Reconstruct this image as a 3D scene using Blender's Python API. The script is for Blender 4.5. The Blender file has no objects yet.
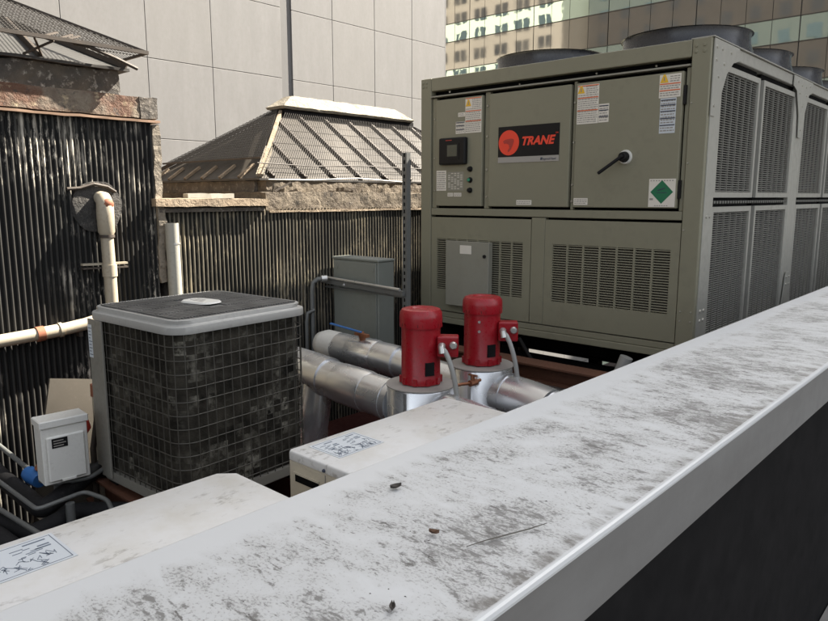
import bpy, bmesh, math, random
from mathutils import Vector, Matrix, noise
R = math.radians
random.seed(7)
S = bpy.context.scene
C = S.collection

# ------------------------------------------------------------------ camera
cam_d = bpy.data.cameras.new('camera'); cam = bpy.data.objects.new('camera', cam_d); C.objects.link(cam)
cam_d.sensor_fit = 'HORIZONTAL'; cam_d.sensor_width = 36.0; cam_d.lens = 30.229
cam_d.clip_start = 0.02; cam_d.clip_end = 3000
cam.location = (0, 0, 0)
cam.rotation_euler = (R(90 - 9.278), 0, R(42.278))
S.camera = cam

# ------------------------------------------------------------------ world, sun, exposure
SUN = Vector((0.26, 1.0, 1.0)).normalized()
sun_el = math.asin(SUN.z); sun_az = math.atan2(SUN.x, SUN.y)
w = bpy.data.worlds.new('World'); S.world = w; w.use_nodes = True
nt = w.node_tree; bg = nt.nodes['Background']
sky = nt.nodes.new('ShaderNodeTexSky'); sky.sky_type = 'NISHITA'; sky.sun_disc = False
sky.sun_elevation = sun_el; sky.sun_rotation = sun_az
sky.air_density = 1.0; sky.dust_density = 3.0; sky.ozone_density = 1.0
hs = nt.nodes.new('ShaderNodeHueSaturation'); hs.inputs['Saturation'].default_value = 0.28
nt.links.new(sky.outputs[0], hs.inputs['Color']); nt.links.new(hs.outputs[0], bg.inputs[0])
bg.inputs[1].default_value = 0.062
sd = bpy.data.lights.new('sun', 'SUN'); so = bpy.data.objects.new('sun', sd); C.objects.link(so)
sd.energy = 5.0; sd.angle = R(0.55); sd.color = (1.0, 0.92, 0.80)
so.rotation_euler = (-SUN).to_track_quat('-Z', 'Y').to_euler(); so.location = SUN * 30
S.view_settings.view_transform = 'Standard'; S.view_settings.look = 'None'
S.view_settings.gamma = 1.0; S.view_settings.exposure = 2.52; S.view_settings.use_curve_mapping = False
S.render.engine = 'CYCLES'
S.cycles.use_denoising = True
S.cycles.max_bounces = 7; S.cycles.diffuse_bounces = 4; S.cycles.glossy_bounces = 4
S.cycles.caustics_reflective = False; S.cycles.caustics_refractive = False
S.cycles.sample_clamp_indirect = 6.0

# ------------------------------------------------------------------ material helper
class G:
    def __init__(s, name):
        s.m = bpy.data.materials.new(name); s.m.use_nodes = True
        s.t = s.m.node_tree; s.N = s.t.nodes; s.L = s.t.links
        s.b = s.N['Principled BSDF']; s._p = None
    def set(s, sock, v):
        if hasattr(v, 'is_output') or isinstance(v, bpy.types.NodeSocket): s.L.new(v, sock)
        else:
            if isinstance(v, (tuple, list)) and len(v) == 3 and sock.type == 'RGBA': v = (*v, 1)
            sock.default_value = v
    def pos(s, sc=(1, 1, 1), off=(0, 0, 0)):
        if s._p is None: s._p = s.N.new('ShaderNodeNewGeometry').outputs['Position']
        mp = s.N.new('ShaderNodeMapping'); s.L.new(s._p, mp.inputs[0])
        mp.inputs['Scale'].default_value = sc; mp.inputs['Location'].default_value = off
        return mp.outputs[0]
    def sep(s, v):
        n = s.N.new('ShaderNodeSeparateXYZ'); s.L.new(v, n.inputs[0]); return n.outputs
    def noise(s, scale, detail=4, rough=.55, sc=(1, 1, 1), off=(0, 0, 0), dist=0):
        n = s.N.new('ShaderNodeTexNoise'); s.L.new(s.pos(sc, off), n.inputs['Vector'])
        n.inputs['Scale'].default_value = scale; n.inputs['Detail'].default_value = detail
        n.inputs['Roughness'].default_value = rough; n.inputs['Distortion'].default_value = dist
        return n.outputs['Fac']
    def voro(s, scale, sc=(1, 1, 1), feature='F1', out='Distance'):
        n = s.N.new('ShaderNodeTexVoronoi'); s.L.new(s.pos(sc), n.inputs['Vector']); n.feature = feature
        n.inputs['Scale'].default_value = scale; return n.outputs[out]
    def ramp(s, f, a, b, va=0.0, vb=1.0):
        n = s.N.new('ShaderNodeMapRange'); s.set(n.inputs[0], f)
        n.inputs[1].default_value = a; n.inputs[2].default_value = b
        n.inputs[3].default_value = va; n.inputs[4].default_value = vb; n.clamp = True
        return n.outputs[0]
    def cramp(s, f, stops):
        n = s.N.new('ShaderNodeValToRGB'); s.set(n.inputs[0], f); e = n.color_ramp.elements
        while len(e) < len(stops): e.new(.5)
        for k, (p, c) in enumerate(stops): e[k].position = p; e[k].color = (*c, 1)
        return n.outputs[0]
    def mix(s, f, a, b):
        n = s.N.new('ShaderNodeMix'); n.data_type = 'RGBA'
        s.set(n.inputs[0], f); s.set(n.inputs[6], a); s.set(n.inputs[7], b); return n.outputs[2]
    def math(s, op, a, b=0.0):
        n = s.N.new('ShaderNodeMath'); n.operation = op; s.set(n.inputs[0], a); s.set(n.inputs[1], b); return n.outputs[0]
    def bump(s, h, st=.3, d=.01):
        n = s.N.new('ShaderNodeBump'); s.set(n.inputs['Height'], h)
        n.inputs['Strength'].default_value = st; n.inputs['Distance'].default_value = d; return n.outputs[0]
    def out(s, col, rough=.5, metal=0.0, normal=None, **k):
        s.set(s.b.inputs['Base Color'], col); s.set(s.b.inputs['Roughness'], rough); s.set(s.b.inputs['Metallic'], metal)
        if normal is not None: s.L.new(normal, s.b.inputs['Normal'])
        for kk, v in k.items(): s.set(s.b.inputs[kk.replace('_', ' ')], v)
        return s.m

def sc3(c, k): return tuple(x * k for x in c)
def paint(name, c, rough=.45, var=.12, dirt=(.12, .10, .08), da=.25, scale=2.0, metal=0.0, bump=.06, spec=.5):
    g = G(name)
    n1 = g.noise(scale, 5); n2 = g.noise(scale * 9, 4, .65); n3 = g.noise(90, 2)
    col = g.mix(n1, sc3(c, 1 - var), sc3(c, 1 + var))
    d = g.math('MULTIPLY', g.ramp(n2, .48, .75), g.ramp(n1, .4, .65))
    col = g.mix(g.math('MULTIPLY', d, da), col, dirt)
    r = g.ramp(n2, .3, .7, rough - .06, rough + .1)
    return g.out(col, r, metal, g.bump(n3, bump, .002), Specular_IOR_Level=spec)

MT = {}
MT['tan'] = paint('chiller_paint', (.245, .234, .168), .45, .07, da=.22, spec=.35)
MT['tan_grey'] = paint('junction_box_paint', (.27, .262, .215), .45, .05, da=.12)
MT['galv_lit'] = paint('weathered_lit_galvanised', (.42, .41, .365), .45, .10, da=.25, metal=.25)  # coil side metal, coloured lighter for the stronger light on that side
MT['grille'] = paint('grille_wire', (.22, .215, .192), .5, .08, da=.2, metal=.2)
MT['black'] = paint('black_plastic', (.008, .008, .009), .45, .1, da=.05, spec=.25)
MT['gap'] = paint('dark_interior', (.006, .006, .006), .9, .2, da=.0, spec=.1)
MT['coil'] = paint('coil_fins', (.014, .014, .014), .8, .3, (.05, .046, .042), .5, 5, spec=.1)
MT['white_sticker'] = paint('sticker_white', (.74, .70, .62), .5, .04, da=.05)
MT['label_white'] = paint('label_white', (.58, .62, .655), .4, .03, da=.05)
MT['ink'] = paint('ink_grey', (.30, .28, .25), .6, .1, da=0)
MT['ink_dark'] = paint('ink_dark', (.04, .05, .08), .6, .1, da=0)
MT['ink_blue'] = paint('ink_blue_grey', (.12, .15, .20), .6, .1, da=0)
MT['orange'] = paint('sticker_orange', (.72, .16, .05), .5, .05, da=0)
MT['yellow'] = paint('sticker_yellow', (.80, .48, .03), .5, .05, da=0)
MT['green'] = paint('sticker_green', (.012, .16, .07), .5, .05, da=0)
MT['logo_red'] = paint('logo_red', (.85, .065, .03), .45, .04, da=0)
MT['logo_dark'] = paint('logo_dark_red', (.42, .04, .03), .45, .04, da=0)
MT['strip'] = paint('logo_strip_grey', (.36, .34, .31), .5, .04, da=.05)
MT['screen'] = paint('display_screen', (.06, .07, .055), .15, .05, da=0)
MT['lamp_green'] = paint('knob_green', (.02, .25, .14), .25, .05, da=0)
MT['louvre_dark'] = paint('louvre_interior', (.06, .052, .04), .7, .2, da=.2)
MT['bolt'] = paint('bolt_zinc', (.45, .43, .37), .4, .1, da=.2, metal=.5)
MT['fan'] = paint('fan_shroud', (.026, .027, .032), .26, .1, (.05, .05, .05), .12, metal=.0, bump=0)
MT['red'] = paint('motor_red', (.33, .009, .017), .30, .14, (.10, .045, .035), .55, 7)
MT['zinc'] = paint('zinc_fitting', (.55, .55, .53), .3, .08, da=.1, metal=.7)
MT['conduit'] = paint('grey_conduit', (.36, .36, .34), .5, .06, da=.15)
MT['cab'] = paint('cabinet_grey', (.20, .212, .188), .5, .08, da=.2)
MT['strut'] = paint('strut_steel', (.14, .145, .14), .5, .12, (.12, .07, .04), .3, metal=.3)
MT['blue'] = paint('blue_plastic', (.03, .13, .36), .4, .08, da=.2)
MT['redbit'] = paint('red_plastic', (.5, .05, .03), .4, .08, da=.2)
MT['copper'] = paint('copper_pipe', (.30, .12, .06), .45, .2, (.08, .05, .03), .4, metal=.5)
MT['foam'] = paint('black_pipe_insulation', (.013, .013, .014), .7, .3, (.06, .057, .053), .5, 6, spec=.2)
MT['redsteel'] = paint('red_oxide_steel', (.045, .012, .010), .7, .35, (.02, .012, .012), .6, 4, spec=.2)
MT['ruststeel'] = paint('rusted_steel', (.12, .05, .028), .65, .4, (.04, .025, .02), .6, 6)
MT['darksteel'] = paint('dark_steel', (.012, .0115, .0115), .7, .3, (.04, .028, .02), .4, 5, spec=.15)
MT['pvc'] = paint('cream_pipe', (.34, .295, .22), .5, .10, (.14, .09, .06), .55, 7)
MT['pvc_w'] = paint('white_pipe', (.30, .29, .25), .5, .08, (.14, .12, .1), .4, 5)
MT['rust'] = paint('rust_orange', (.24, .085, .042), .75, .4, (.10, .05, .03), .6, 14)
MT['ply'] = paint('weathered_plywood', (.06, .05, .036), .7, .18, (.10, .085, .07), .6, 6)
MT['disc_white'] = paint('disconnect_paint', (.72, .71, .66), .4, .05, (.2, .18, .15), .25, 8)
MT['ac_panel'] = paint('condenser_panel', (.215, .205, .175), .45, .10, (.1, .09, .08), .4, 4)
MT['ac_rim'] = paint('condenser_rim', (.36, .355, .335), .42, .08, (.13, .12, .11), .35, 5)
MT['cream'] = paint('condenser_cream', (.60, .55, .44), .45, .05, (.25, .21, .16), .3, 5)

# brushed / crumpled aluminium jacket
g = G('aluminium_jacket')
n = g.noise(5.5, 2, .4); st = g.noise(4, 3, .5)
MT['alu'] = g.out(g.mix(g.noise(5, 5), (.70, .715, .73), (.82, .83, .84)), g.ramp(st, .35, .7, .22, .34), .78, g.bump(n, .15, .02))
# top louvre plate of the round-cornered condenser
g = G('condenser_top_louvre')
wv = g.N.new('ShaderNodeTexWave'); g.L.new(g.pos((1, 1, 1)), wv.inputs[0]); wv.inputs['Scale'].default_value = 14; wv.inputs['Distortion'].default_value = .0; wv.bands_direction = 'Y'
MT['ac_top'] = g.out(g.mix(g.ramp(g.noise(7, 5), .35, .75), (.10, .10, .097), (.20, .198, .19)), .5, .2, g.bump(wv.outputs[1], .5, .006))
# dirty coil behind the wire guard: fins with lint and pale corroded patches
g = G('lint_coated_coil')
fin = g.N.new('ShaderNodeTexWave'); g.L.new(g.pos(), fin.inputs[0]); fin.bands_direction = 'Z'; fin.inputs['Scale'].default_value = 60
pz = g.sep(g.pos())[2]
sn = g.N.new('ShaderNodeVectorMath'); sn.operation = 'SNAP'; g.L.new(g.pos(off=(.011, .017, .0)), sn.inputs[0]); sn.inputs[1].default_value = (.0455, .0455, .0605)
cell = g.N.new('ShaderNodeTexWhiteNoise'); cell.noise_dimensions = '3D'; g.L.new(sn.outputs[0], cell.inputs['Vector'])
zone = g.ramp(g.noise(2.6, 4, .6, off=(0, 0, 2)), .46, .64)
patch = g.math('MULTIPLY', g.math('MULTIPLY', g.ramp(cell.outputs['Value'], .35, .95), zone), g.ramp(g.noise(34, 4, .6), .40, .60))
c0 = g.mix(g.ramp(g.noise(9, 6, .7), .35, .72), (.014, .013, .011), (.070, .063, .050))
MT['ac_coil'] = g.out(g.mix(patch, c0, (.30, .285, .235)), .9, 0, g.bump(fin.outputs[1], .3, .003), Specular_IOR_Level=.08)
MT['guard'] = paint('guard_wire', (.075, .070, .058), .5, .15, (.05, .045, .04), .5, 9, metal=.2)

# coping: white painted metal with streaks of city grime, clean along the inner edge
g = G('coping_paint')
xs = g.sep(g.pos())[0]
big = g.noise(4.5, 5, .62, off=(3, 1, 0)); mid = g.noise(20, 6, .66, sc=(.55, 1.1, 1), dist=.5)
fine = g.noise(85, 5, .68, sc=(.6, 1.15, 1), dist=.3); mic = g.noise(230, 3, .6, sc=(.8, 1.05, 1)); clump = g.noise(38, 6, .72, sc=(.45, 1.3, 1), off=(7, 0, 0), dist=.4)
band = g.math('SUBTRACT', g.ramp(xs, -.90, -.82, -.32, .03), g.ramp(xs, -.4615, -.4585, 0, .6))
dens = g.math('ADD', g.math('MULTIPLY', g.math('SUBTRACT', big, .5), .62), g.math('MULTIPLY', g.math('SUBTRACT', mid, .5), .50))
dens = g.math('ADD', dens, band)
spk = g.ramp(g.math('ADD', fine, dens), .575, .66); spk2 = g.ramp(g.math('ADD', mic, dens), .55, .66, 0, .45); spk3 = g.ramp(g.math('ADD', clump, g.math('MULTIPLY', dens, .5)), .625, .68)
d = g.math('MAXIMUM', g.math('MAXIMUM', g.math('MULTIPLY', spk, .72), spk2), g.math('MULTIPLY', spk3, .88))
film = g.ramp(dens, -.12, .16, .0, .50)
edge = g.math('MULTIPLY', g.ramp(xs, -.492, -.470), g.ramp(xs, -.458, -.463))
col = g.mix(g.noise(1.6, 3), (.54, .555, .565), (.60, .61, .61))
col = g.mix(film, col, (.36, .35, .325)); col = g.mix(d, col, (.075, .070, .064))
col = g.mix(g.math('MULTIPLY', edge, g.ramp(mid, .42, .6, .05, .75)), col, (.16, .15, .135))
MT['coping'] = g.out(col, g.math('ADD', g.math('MULTIPLY', film, .5), .36), 0, g.bump(g.math('ADD', mid, g.math('MULTIPLY', d, .8)), .12, .004))
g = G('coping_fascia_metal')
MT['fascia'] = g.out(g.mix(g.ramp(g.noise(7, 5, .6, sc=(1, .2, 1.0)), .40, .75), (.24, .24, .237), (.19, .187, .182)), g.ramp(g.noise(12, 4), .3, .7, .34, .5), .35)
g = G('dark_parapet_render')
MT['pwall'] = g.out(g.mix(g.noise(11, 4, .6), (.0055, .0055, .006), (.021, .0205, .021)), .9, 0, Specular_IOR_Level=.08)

# mini split tops
g = G('split_unit_top')
xs = g.noise(6, 5, .65); f = g.noise(28, 5, .7, sc=(1.4, .7, 1))
col = g.mix(g.ramp(xs, .42, .68), (.66, .658, .645), (.59, .575, .535))
col = g.mix(g.math('MULTIPLY', g.ramp(f, .53, .64), g.ramp(g.noise(5, 4, .6, off=(5, 2, 0)), .45, .60, 0, .5)), col, (.15, .13, .10))
MT['split_top'] = g.out(col, .42, 0)

# corrugated sheets
def corr_mat(name, dark, lit, flake, amt, off):
    g = G(name)
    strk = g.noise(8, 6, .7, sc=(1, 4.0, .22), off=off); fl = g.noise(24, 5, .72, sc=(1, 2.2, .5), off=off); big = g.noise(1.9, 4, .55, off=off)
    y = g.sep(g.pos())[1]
    crest = g.math('SINE', g.math('MULTIPLY', y, 2 * math.pi / .032))       # sunlit crests and shaded grooves painted into the rib colour
    crest_lit = g.math('MULTIPLY', g.ramp(crest, -.1, .75), g.math('MULTIPLY', g.ramp(strk, .32, .56, .25, 1.0), g.ramp(big, .36, .60, .55, 1.1)))
    col = g.mix(crest_lit, dark, lit)
    m = g.math('MULTIPLY', g.ramp(fl, .54, .60), g.ramp(big, .47, .60, 0, amt))
    m2 = g.math('MULTIPLY', g.ramp(strk, .57, .61), g.ramp(big, .45, .58, 0, amt))
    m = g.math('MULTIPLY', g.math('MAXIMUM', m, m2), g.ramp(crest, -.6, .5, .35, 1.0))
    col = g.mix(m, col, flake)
    return g.out(col, g.ramp(fl, .3, .7, .55, .8), 0, g.bump(fl, .3, .004), Specular_IOR_Level=.2)
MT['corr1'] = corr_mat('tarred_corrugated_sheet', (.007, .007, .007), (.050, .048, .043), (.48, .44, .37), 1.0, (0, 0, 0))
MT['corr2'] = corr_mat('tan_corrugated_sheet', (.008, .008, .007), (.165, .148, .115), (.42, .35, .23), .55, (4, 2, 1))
def stone_mat(name, a, b, c, off, rusty=0.0):
    g = G(name)
    n1 = g.noise(7, 6, .65, off=off); n2 = g.noise(30, 5, .7, off=off); n0 = g.noise(3.5, 5, .6, off=(off[0] + 3, off[1], off[2] + 1))
    col = g.mix(g.ramp(n1, .38, .62), a, b); col = g.mix(g.ramp(n2, .55, .72, 0, .8), col, c)
    if rusty:
        col = g.mix(g.ramp(n0, .47, .60, 0, rusty), col, (.11, .048, .026)); col = g.mix(g.ramp(g.noise(11, 5, .7, off=(1, 7, 3)), .57, .66, 0, rusty), col, (.38, .30, .19))
        col = g.mix(g.ramp(g.noise(16, 5, .7, off=(9, 2, 5)), .6, .68, 0, .8), col, (.05, .045, .04))
    return g.out(col, .85, 0, g.bump(g.math('ADD', n1, n2), .7, .02))
MT['cornice'] = stone_mat('rusted_cornice', (.13, .095, .07), (.21, .17, .125), (.06, .05, .04), (0, 0, 0), .9)
MT['stone'] = stone_mat('weathered_stone_curb', (.085, .064, .043), (.165, .132, .092), (.028, .021, .016), (2, 5, 1))
MT['stone_dark'] = stone_mat('dark_curb', (.07, .06, .05), (.12, .10, .08), (.30, .27, .22), (5, 1, 1))
MT['peeled'] = stone_mat('peeling_curb_paint', (.05, .045, .04), (.09, .08, .065), (.42, .40, .36), (5, 1.4, 1))
MT['slab'] = stone_mat('tan_roof_slab', (.21, .155, .10), (.29, .225, .155), (.09, .065, .045), (8, 5, 1))
MT['capm'] = stone_mat('cream_ridge_cap', (0.211, 0.181, 0.131), (0.272, 0.242, 0.186), (0.091, 0.071, 0.045), (0.720, 2.880, 4.320))
MT['flash'] = stone_mat('torn_flashing', (.15, .13, .10), (.25, .21, .16), (.05, .045, .04), (3, 4, 6))
MT['soot'] = stone_mat('sooty_plate', (.025, .024, .022), (.05, .045, .04), (.12, .11, .095), (7, 4, 6))
MT['dripedge'] = paint('copper_drip_edge', (.27, .17, .11), .5, .2, (.12, .08, .05), .4, 8)
MT['ironbar'] = paint('rusty_glazing_bar', (.045, .034, .025), .7, .35, (.16, .12, .08), .5, 14)
MT['meshwire'] = paint('guard_mesh_wire', (.026, .022, .018), .7, .2, da=.2)
MT['eave'] = paint('lead_eave', (.032, .028, .024), .7, .25, (.12, .10, .08), .5, 8)
g = G('dusty_wired_glass')
MT['glass_dusty'] = g.out(g.mix(g.noise(5, 6, .65), (.040, .035, .029), (.088, .076, .061)), g.ramp(g.noise(12, 4), .3, .7, .45, .7), 0, Specular_IOR_Level=.2)
g = G('pale_dusty_glass')
MT['glass_pale'] = g.out(g.mix(g.noise(5, 6, .65), (.055, .054, .051), (.095, .093, .089)), .35, 0)

# far buildings
g = G('pale_granite_panel')
rnd = g.N.new('ShaderNodeObjectInfo').outputs['Random']
n1 = g.noise(3.0, 6, .65, sc=(1, 1.6, .4)); n2 = g.noise(22, 5, .7, sc=(1, 1, .6))
col = g.mix(n1, (.165, .161, .156), (.26, .255, .249)); col = g.mix(g.ramp(rnd, 0, 1, 0, .35), col, (.22, .21, .195))
col = g.mix(g.ramp(n2, .42, .68, 0, .35), col, (.175, .165, .155))
MT['granite'] = g.out(col, .75, 0)
MT['joint'] = paint('joint_grey', (.12, .116, .11), .8, .1, da=.1)
MT['slot'] = paint('slot_metal', (.15, .147, .143), .6, .1, da=.1)
g = G('brown_spandrel_glass')
wv_ = g.bump(g.noise(.55, 2, .4), .10, .05)
MT['spandrel'] = g.out(g.mix(g.noise(1.2, 4), (.085, .079, .065), (.112, .104, .086)), g.ramp(g.noise(.4, 2), .3, .7, .03, .07), .06, wv_, Specular_IOR_Level=1.0, Coat_Weight=.75, Coat_Roughness=.03, Coat_IOR=1.8)
g = G('green_window_glass')
wv_ = g.bump(g.noise(.75, 2, .4), .09, .05)
MT['pane'] = g.out((.35, .45, .42), .02, .72, wv_, Specular_IOR_Level=.8)
MT['mullion'] = paint('bronze_mullion', (.03, .026, .022), .4, .1, da=0)
MT['brick_cream'] = paint('cream_brick_facade', (.50, .45, .36), .8, .08, (.3, .2, .12), .3, .6)
MT['brick_dark'] = paint('dark_brick_facade', (.045, .038, .032), .8, .15, da=.2, scale=.6)
MT['wall_own'] = paint('pale_facade', (.42, .41, .39), .8, .08, da=.2, scale=.6)
MT['dglass'] = paint('dark_glass', (.03, .035, .04), .08, .1, da=0)
MT['roof'] = paint('dark_roof_membrane', (.045, .026, .024), .8, .35, (.02, .018, .018), .6, 2.0, bump=.4)
MT['terrace'] = paint('terrace_paver', (.22, .21, .2), .8, .12, da=.3)
MT['ground'] = paint('street_asphalt', (.06, .06, .06), .85, .15, da=.2, scale=.05)
MT['leaf'] = paint('dead_leaf', (.16, .09, .055), .7, .25, da=.2, scale=30)
MT['grit'] = paint('dark_grit', (.07, .062, .054), .85, .4, da=.2, scale=40)
MT['twig'] = paint('grey_twig', (.13, .12, .105), .8, .3, da=.2, scale=30)

# ------------------------------------------------------------------ mesh helper
class MB:
    def __init__(s): s.v = []; s.f = []
    def add(s, vs, fs):
        o = len(s.v); s.v += [Vector(v) for v in vs]; s.f += [tuple(i + o for i in f) for f in fs]; return s
    def box(s, x0, x1, y0, y1, z0, z1):
        return s.add([(x, y, z) for z in (z0, z1) for y in (y0, y1) for x in (x0, x1)],
                     [(0, 2, 3, 1), (4, 5, 7, 6), (0, 1, 5, 4), (2, 6, 7, 3), (0, 4, 6, 2), (1, 3, 7, 5)])
    def obox(s, c, ax, ay, az):
        c, ax, ay, az = map(Vector, (c, ax, ay, az))
        return s.add([c + ax * i + ay * j + az * k for k in (-1, 1) for j in (-1, 1) for i in (-1, 1)],
                     [(0, 2, 3, 1), (4, 5, 7, 6), (0, 1, 5, 4), (2, 6, 7, 3), (0, 4, 6, 2), (1, 3, 7, 5)])
    def bar(s, p, q, w, h, up=(0, 0, 1)):
        p, q = Vector(p), Vector(q); d = q - p; L = d.length; d.normalize()
        a = d.cross(Vector(up)); a = a if a.length > 1e-4 else Vector((1, 0, 0)); a.normalize(); b = a.cross(d)
        return s.obox((p + q) / 2, d * L / 2, a * w / 2, b * h / 2)
    def tube(s, pts, r, n=10, cap=True):
        pts = [Vector(p) for p in pts]; rs = r if isinstance(r, (list, tuple)) else [r] * len(pts)
        rings = []; prev = None
        for i, p in enumerate(pts):
            d = (pts[min(i + 1, len(pts) - 1)] - pts[max(i - 1, 0)]).normalized()
            if prev is None:
                a = d.cross(Vector((0, 0, 1)));  a = a if a.length > 1e-3 else Vector((1, 0, 0))
            else: a = prev - d * prev.dot(d)
            a.normalize(); b = d.cross(a); prev = a
            rings.append([p + (a * math.cos(t) + b * math.sin(t)) * rs[i] for t in [2 * math.pi * k / n for k in range(n)]])
        o = [v for rg in rings for v in rg]; fs = []
        for i in range(len(pts) - 1):
            for k in range(n):
                k2 = (k + 1) % n; fs.append((i * n + k, i * n + k2, (i + 1) * n + k2, (i + 1) * n + k))
        if cap: fs += [tuple(reversed(range(n))), tuple((len(pts) - 1) * n + k for k in range(n))]
        return s.add(o, fs)
    def lathe(s, c, prof, n=32, capb=True, capt=True):
        c = Vector(c); vs = [c + Vector((r * math.cos(2 * math.pi * k / n), r * math.sin(2 * math.pi * k / n), z)) for r, z in prof for k in range(n)]
        fs = [(i * n + k, i * n + (k + 1) % n, (i + 1) * n + (k + 1) % n, (i + 1) * n + k) for i in range(len(prof) - 1) for k in range(n)]
        if capb: fs.append(tuple(reversed(range(n))))
        if capt: fs.append(tuple((len(prof) - 1) * n + k for k in range(n)))
        return s.add(vs, fs)
    def prism(s, poly, vec):
        poly = [Vector(p) for p in poly]; vec = Vector(vec); n = len(poly)
        return s.add(poly + [p + vec for p in poly], [tuple(range(n)), tuple(n + i for i in reversed(range(n)))] + [(i, n + i, n + (i + 1) % n, (i + 1) % n) for i in range(n)])
    def loft(s, rings, capb=True, capt=True):
        n = len(rings[0]); vs = [v for r in rings for v in r]
        fs = [(i * n + k, i * n + (k + 1) % n, (i + 1) * n + (k + 1) % n, (i + 1) * n + k) for i in range(len(rings) - 1) for k in range(n)]
        if capb: fs.append(tuple(reversed(range(n))))
        if capt: fs.append(tuple((len(rings) - 1) * n + k for k in range(n)))
        return s.add(vs, fs)

WL = {}
def link(name, me, m, parent, cen):
    o = bpy.data.objects.new(name, me); C.objects.link(o)
    if m is not None and not me.materials: me.materials.append(MT[m] if isinstance(m, str) else m)
    base = WL[parent.name] if parent else Vector((0, 0, 0))
    o.location = cen - base
    if parent: o.parent = parent
    WL[o.name] = cen.copy()
    return o
def obj(name, mb, m, parent=None, smooth=None, bevel=0, seg=1, rough=0, sub=0, kind=None, seed=0):
    vs = mb.v; lo = Vector([min(v[i] for v in vs) for i in range(3)]); hi = Vector([max(v[i] for v in vs) for i in range(3)])
    cen = Vector(((lo.x + hi.x) / 2, (lo.y + hi.y) / 2, lo.z))
    me = bpy.data.meshes.new(name); me.from_pydata([v - cen for v in vs], [], mb.f)
    bm = bmesh.new(); bm.from_mesh(me)
    bmesh.ops.recalc_face_normals(bm, faces=bm.faces)
    if bevel: bmesh.ops.bevel(bm, geom=[e for e in bm.edges if len(e.link_faces) == 2 and e.calc_face_angle(0) > .5], offset=bevel, segments=seg, profile=.5, affect='EDGES', clamp_overlap=True)
    if sub:
        for _ in range(12):
            es = [e for e in bm.edges if e.calc_length() > sub]
            if not es: break
            bmesh.ops.subdivide_edges(bm, edges=es, cuts=1, use_grid_fill=True)
    if rough:
        for v in bm.verts:
            p = v.co + cen; v.co += noise.noise_vector(p * 9 + Vector((seed, 0, 0))) * rough + noise.noise_vector(p * 30) * rough * .5
    bm.to_mesh(me); bm.free()
    if smooth is not None:
        me.polygons.foreach_set('use_smooth', [True] * len(me.polygons)); me.set_sharp_from_angle(angle=R(smooth))
    o = link(name, me, m, parent, cen)
    if kind: o['kind'] = kind
    return o
def inst(src, name, off, parent):
    """a repeat of a piece: shares mesh data"""
    o = bpy.data.objects.new(name, src.data); C.objects.link(o)
    cen = WL[src.name] + Vector(off); base = WL[parent.name] if parent else Vector((0, 0, 0))
    o.location = cen - base
    if parent: o.parent = parent
    WL[o.name] = cen
    return o
def tag(o, label=None, cat=None, group=None, kind=None):
    if label: o['label'] = label
    if cat: o['category'] = cat
    if group: o['group'] = group
    if kind: o['kind'] = kind
    return o
def thing(name, loc, label, cat, group=None):
    o = bpy.data.objects.new(name, None); C.objects.link(o); o.location = loc; o.empty_display_size = .1
    WL[o.name] = Vector(loc); return tag(o, label, cat, group)
def text(body, name, x, z, y, size, m, parent, shear=0, bold=0, width=None):
    cu = bpy.data.curves.new('t', 'FONT'); cu.body = body; cu.size = size; cu.shear = shear; cu.offset = bold; cu.extrude = .0006
    o = bpy.data.objects.new('t', cu); C.objects.link(o)
    me0 = bpy.data.meshes.new_from_object(o.evaluated_get(bpy.context.evaluated_depsgraph_get()))
    bpy.data.objects.remove(o)
    xs = [v.co.x for v in me0.vertices]; k = (width / (max(xs) - min(xs))) if width else 1
    mb = MB(); mb.add([(x + (v.co.x - min(xs)) * k, y - v.co.z, z + v.co.y) for v in me0.vertices], [tuple(p.vertices) for p in me0.polygons])
    return obj(name, mb, m, parent)
def rrect(cx, cy, w_, d_, r, rot, z, n=8):
    out = []
    for sx, sy, a0 in ((1, 1, 0), (-1, 1, 90), (-1, -1, 180), (1, -1, 270)):
        for i in range(n + 1):
            a = R(a0 + 90 * i / n); x = sx * (w_ / 2 - r) + r * math.cos(a); y = sy * (d_ / 2 - r) + r * math.sin(a)
            out.append(Vector((cx + x * math.cos(rot) - y * math.sin(rot), cy + x * math.sin(rot) + y * math.cos(rot), z)))
    return out

FL = -1.95      # roof level, the lens is at z = 0
# ------------------------------------------------------------------ ground and roofs
tag(obj('ground', MB().box(-1500, 1500, -1500, 1500, -26.2, -26), 'ground'), kind='structure')
mb = MB().box(-12, 1.0, -6, 6.6, FL - .25, FL)
tag(obj('roof_deck', mb, 'roof'), kind='structure')
tag(obj('roof_deck_extension', MB().box(-3.72, 1.0, 6.6, 16, FL - .25, FL), 'roof'), kind='structure')
tag(obj('terrace', MB().box(-.49, 1.0, -6, 16, -1.72, -1.60), 'terrace'), kind='structure')
obj('building_core', MB().box(-8.7, 1.0, -6, 6.6, -26, FL - .25), 'wall_own') .__setitem__('kind', 'structure')

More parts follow.
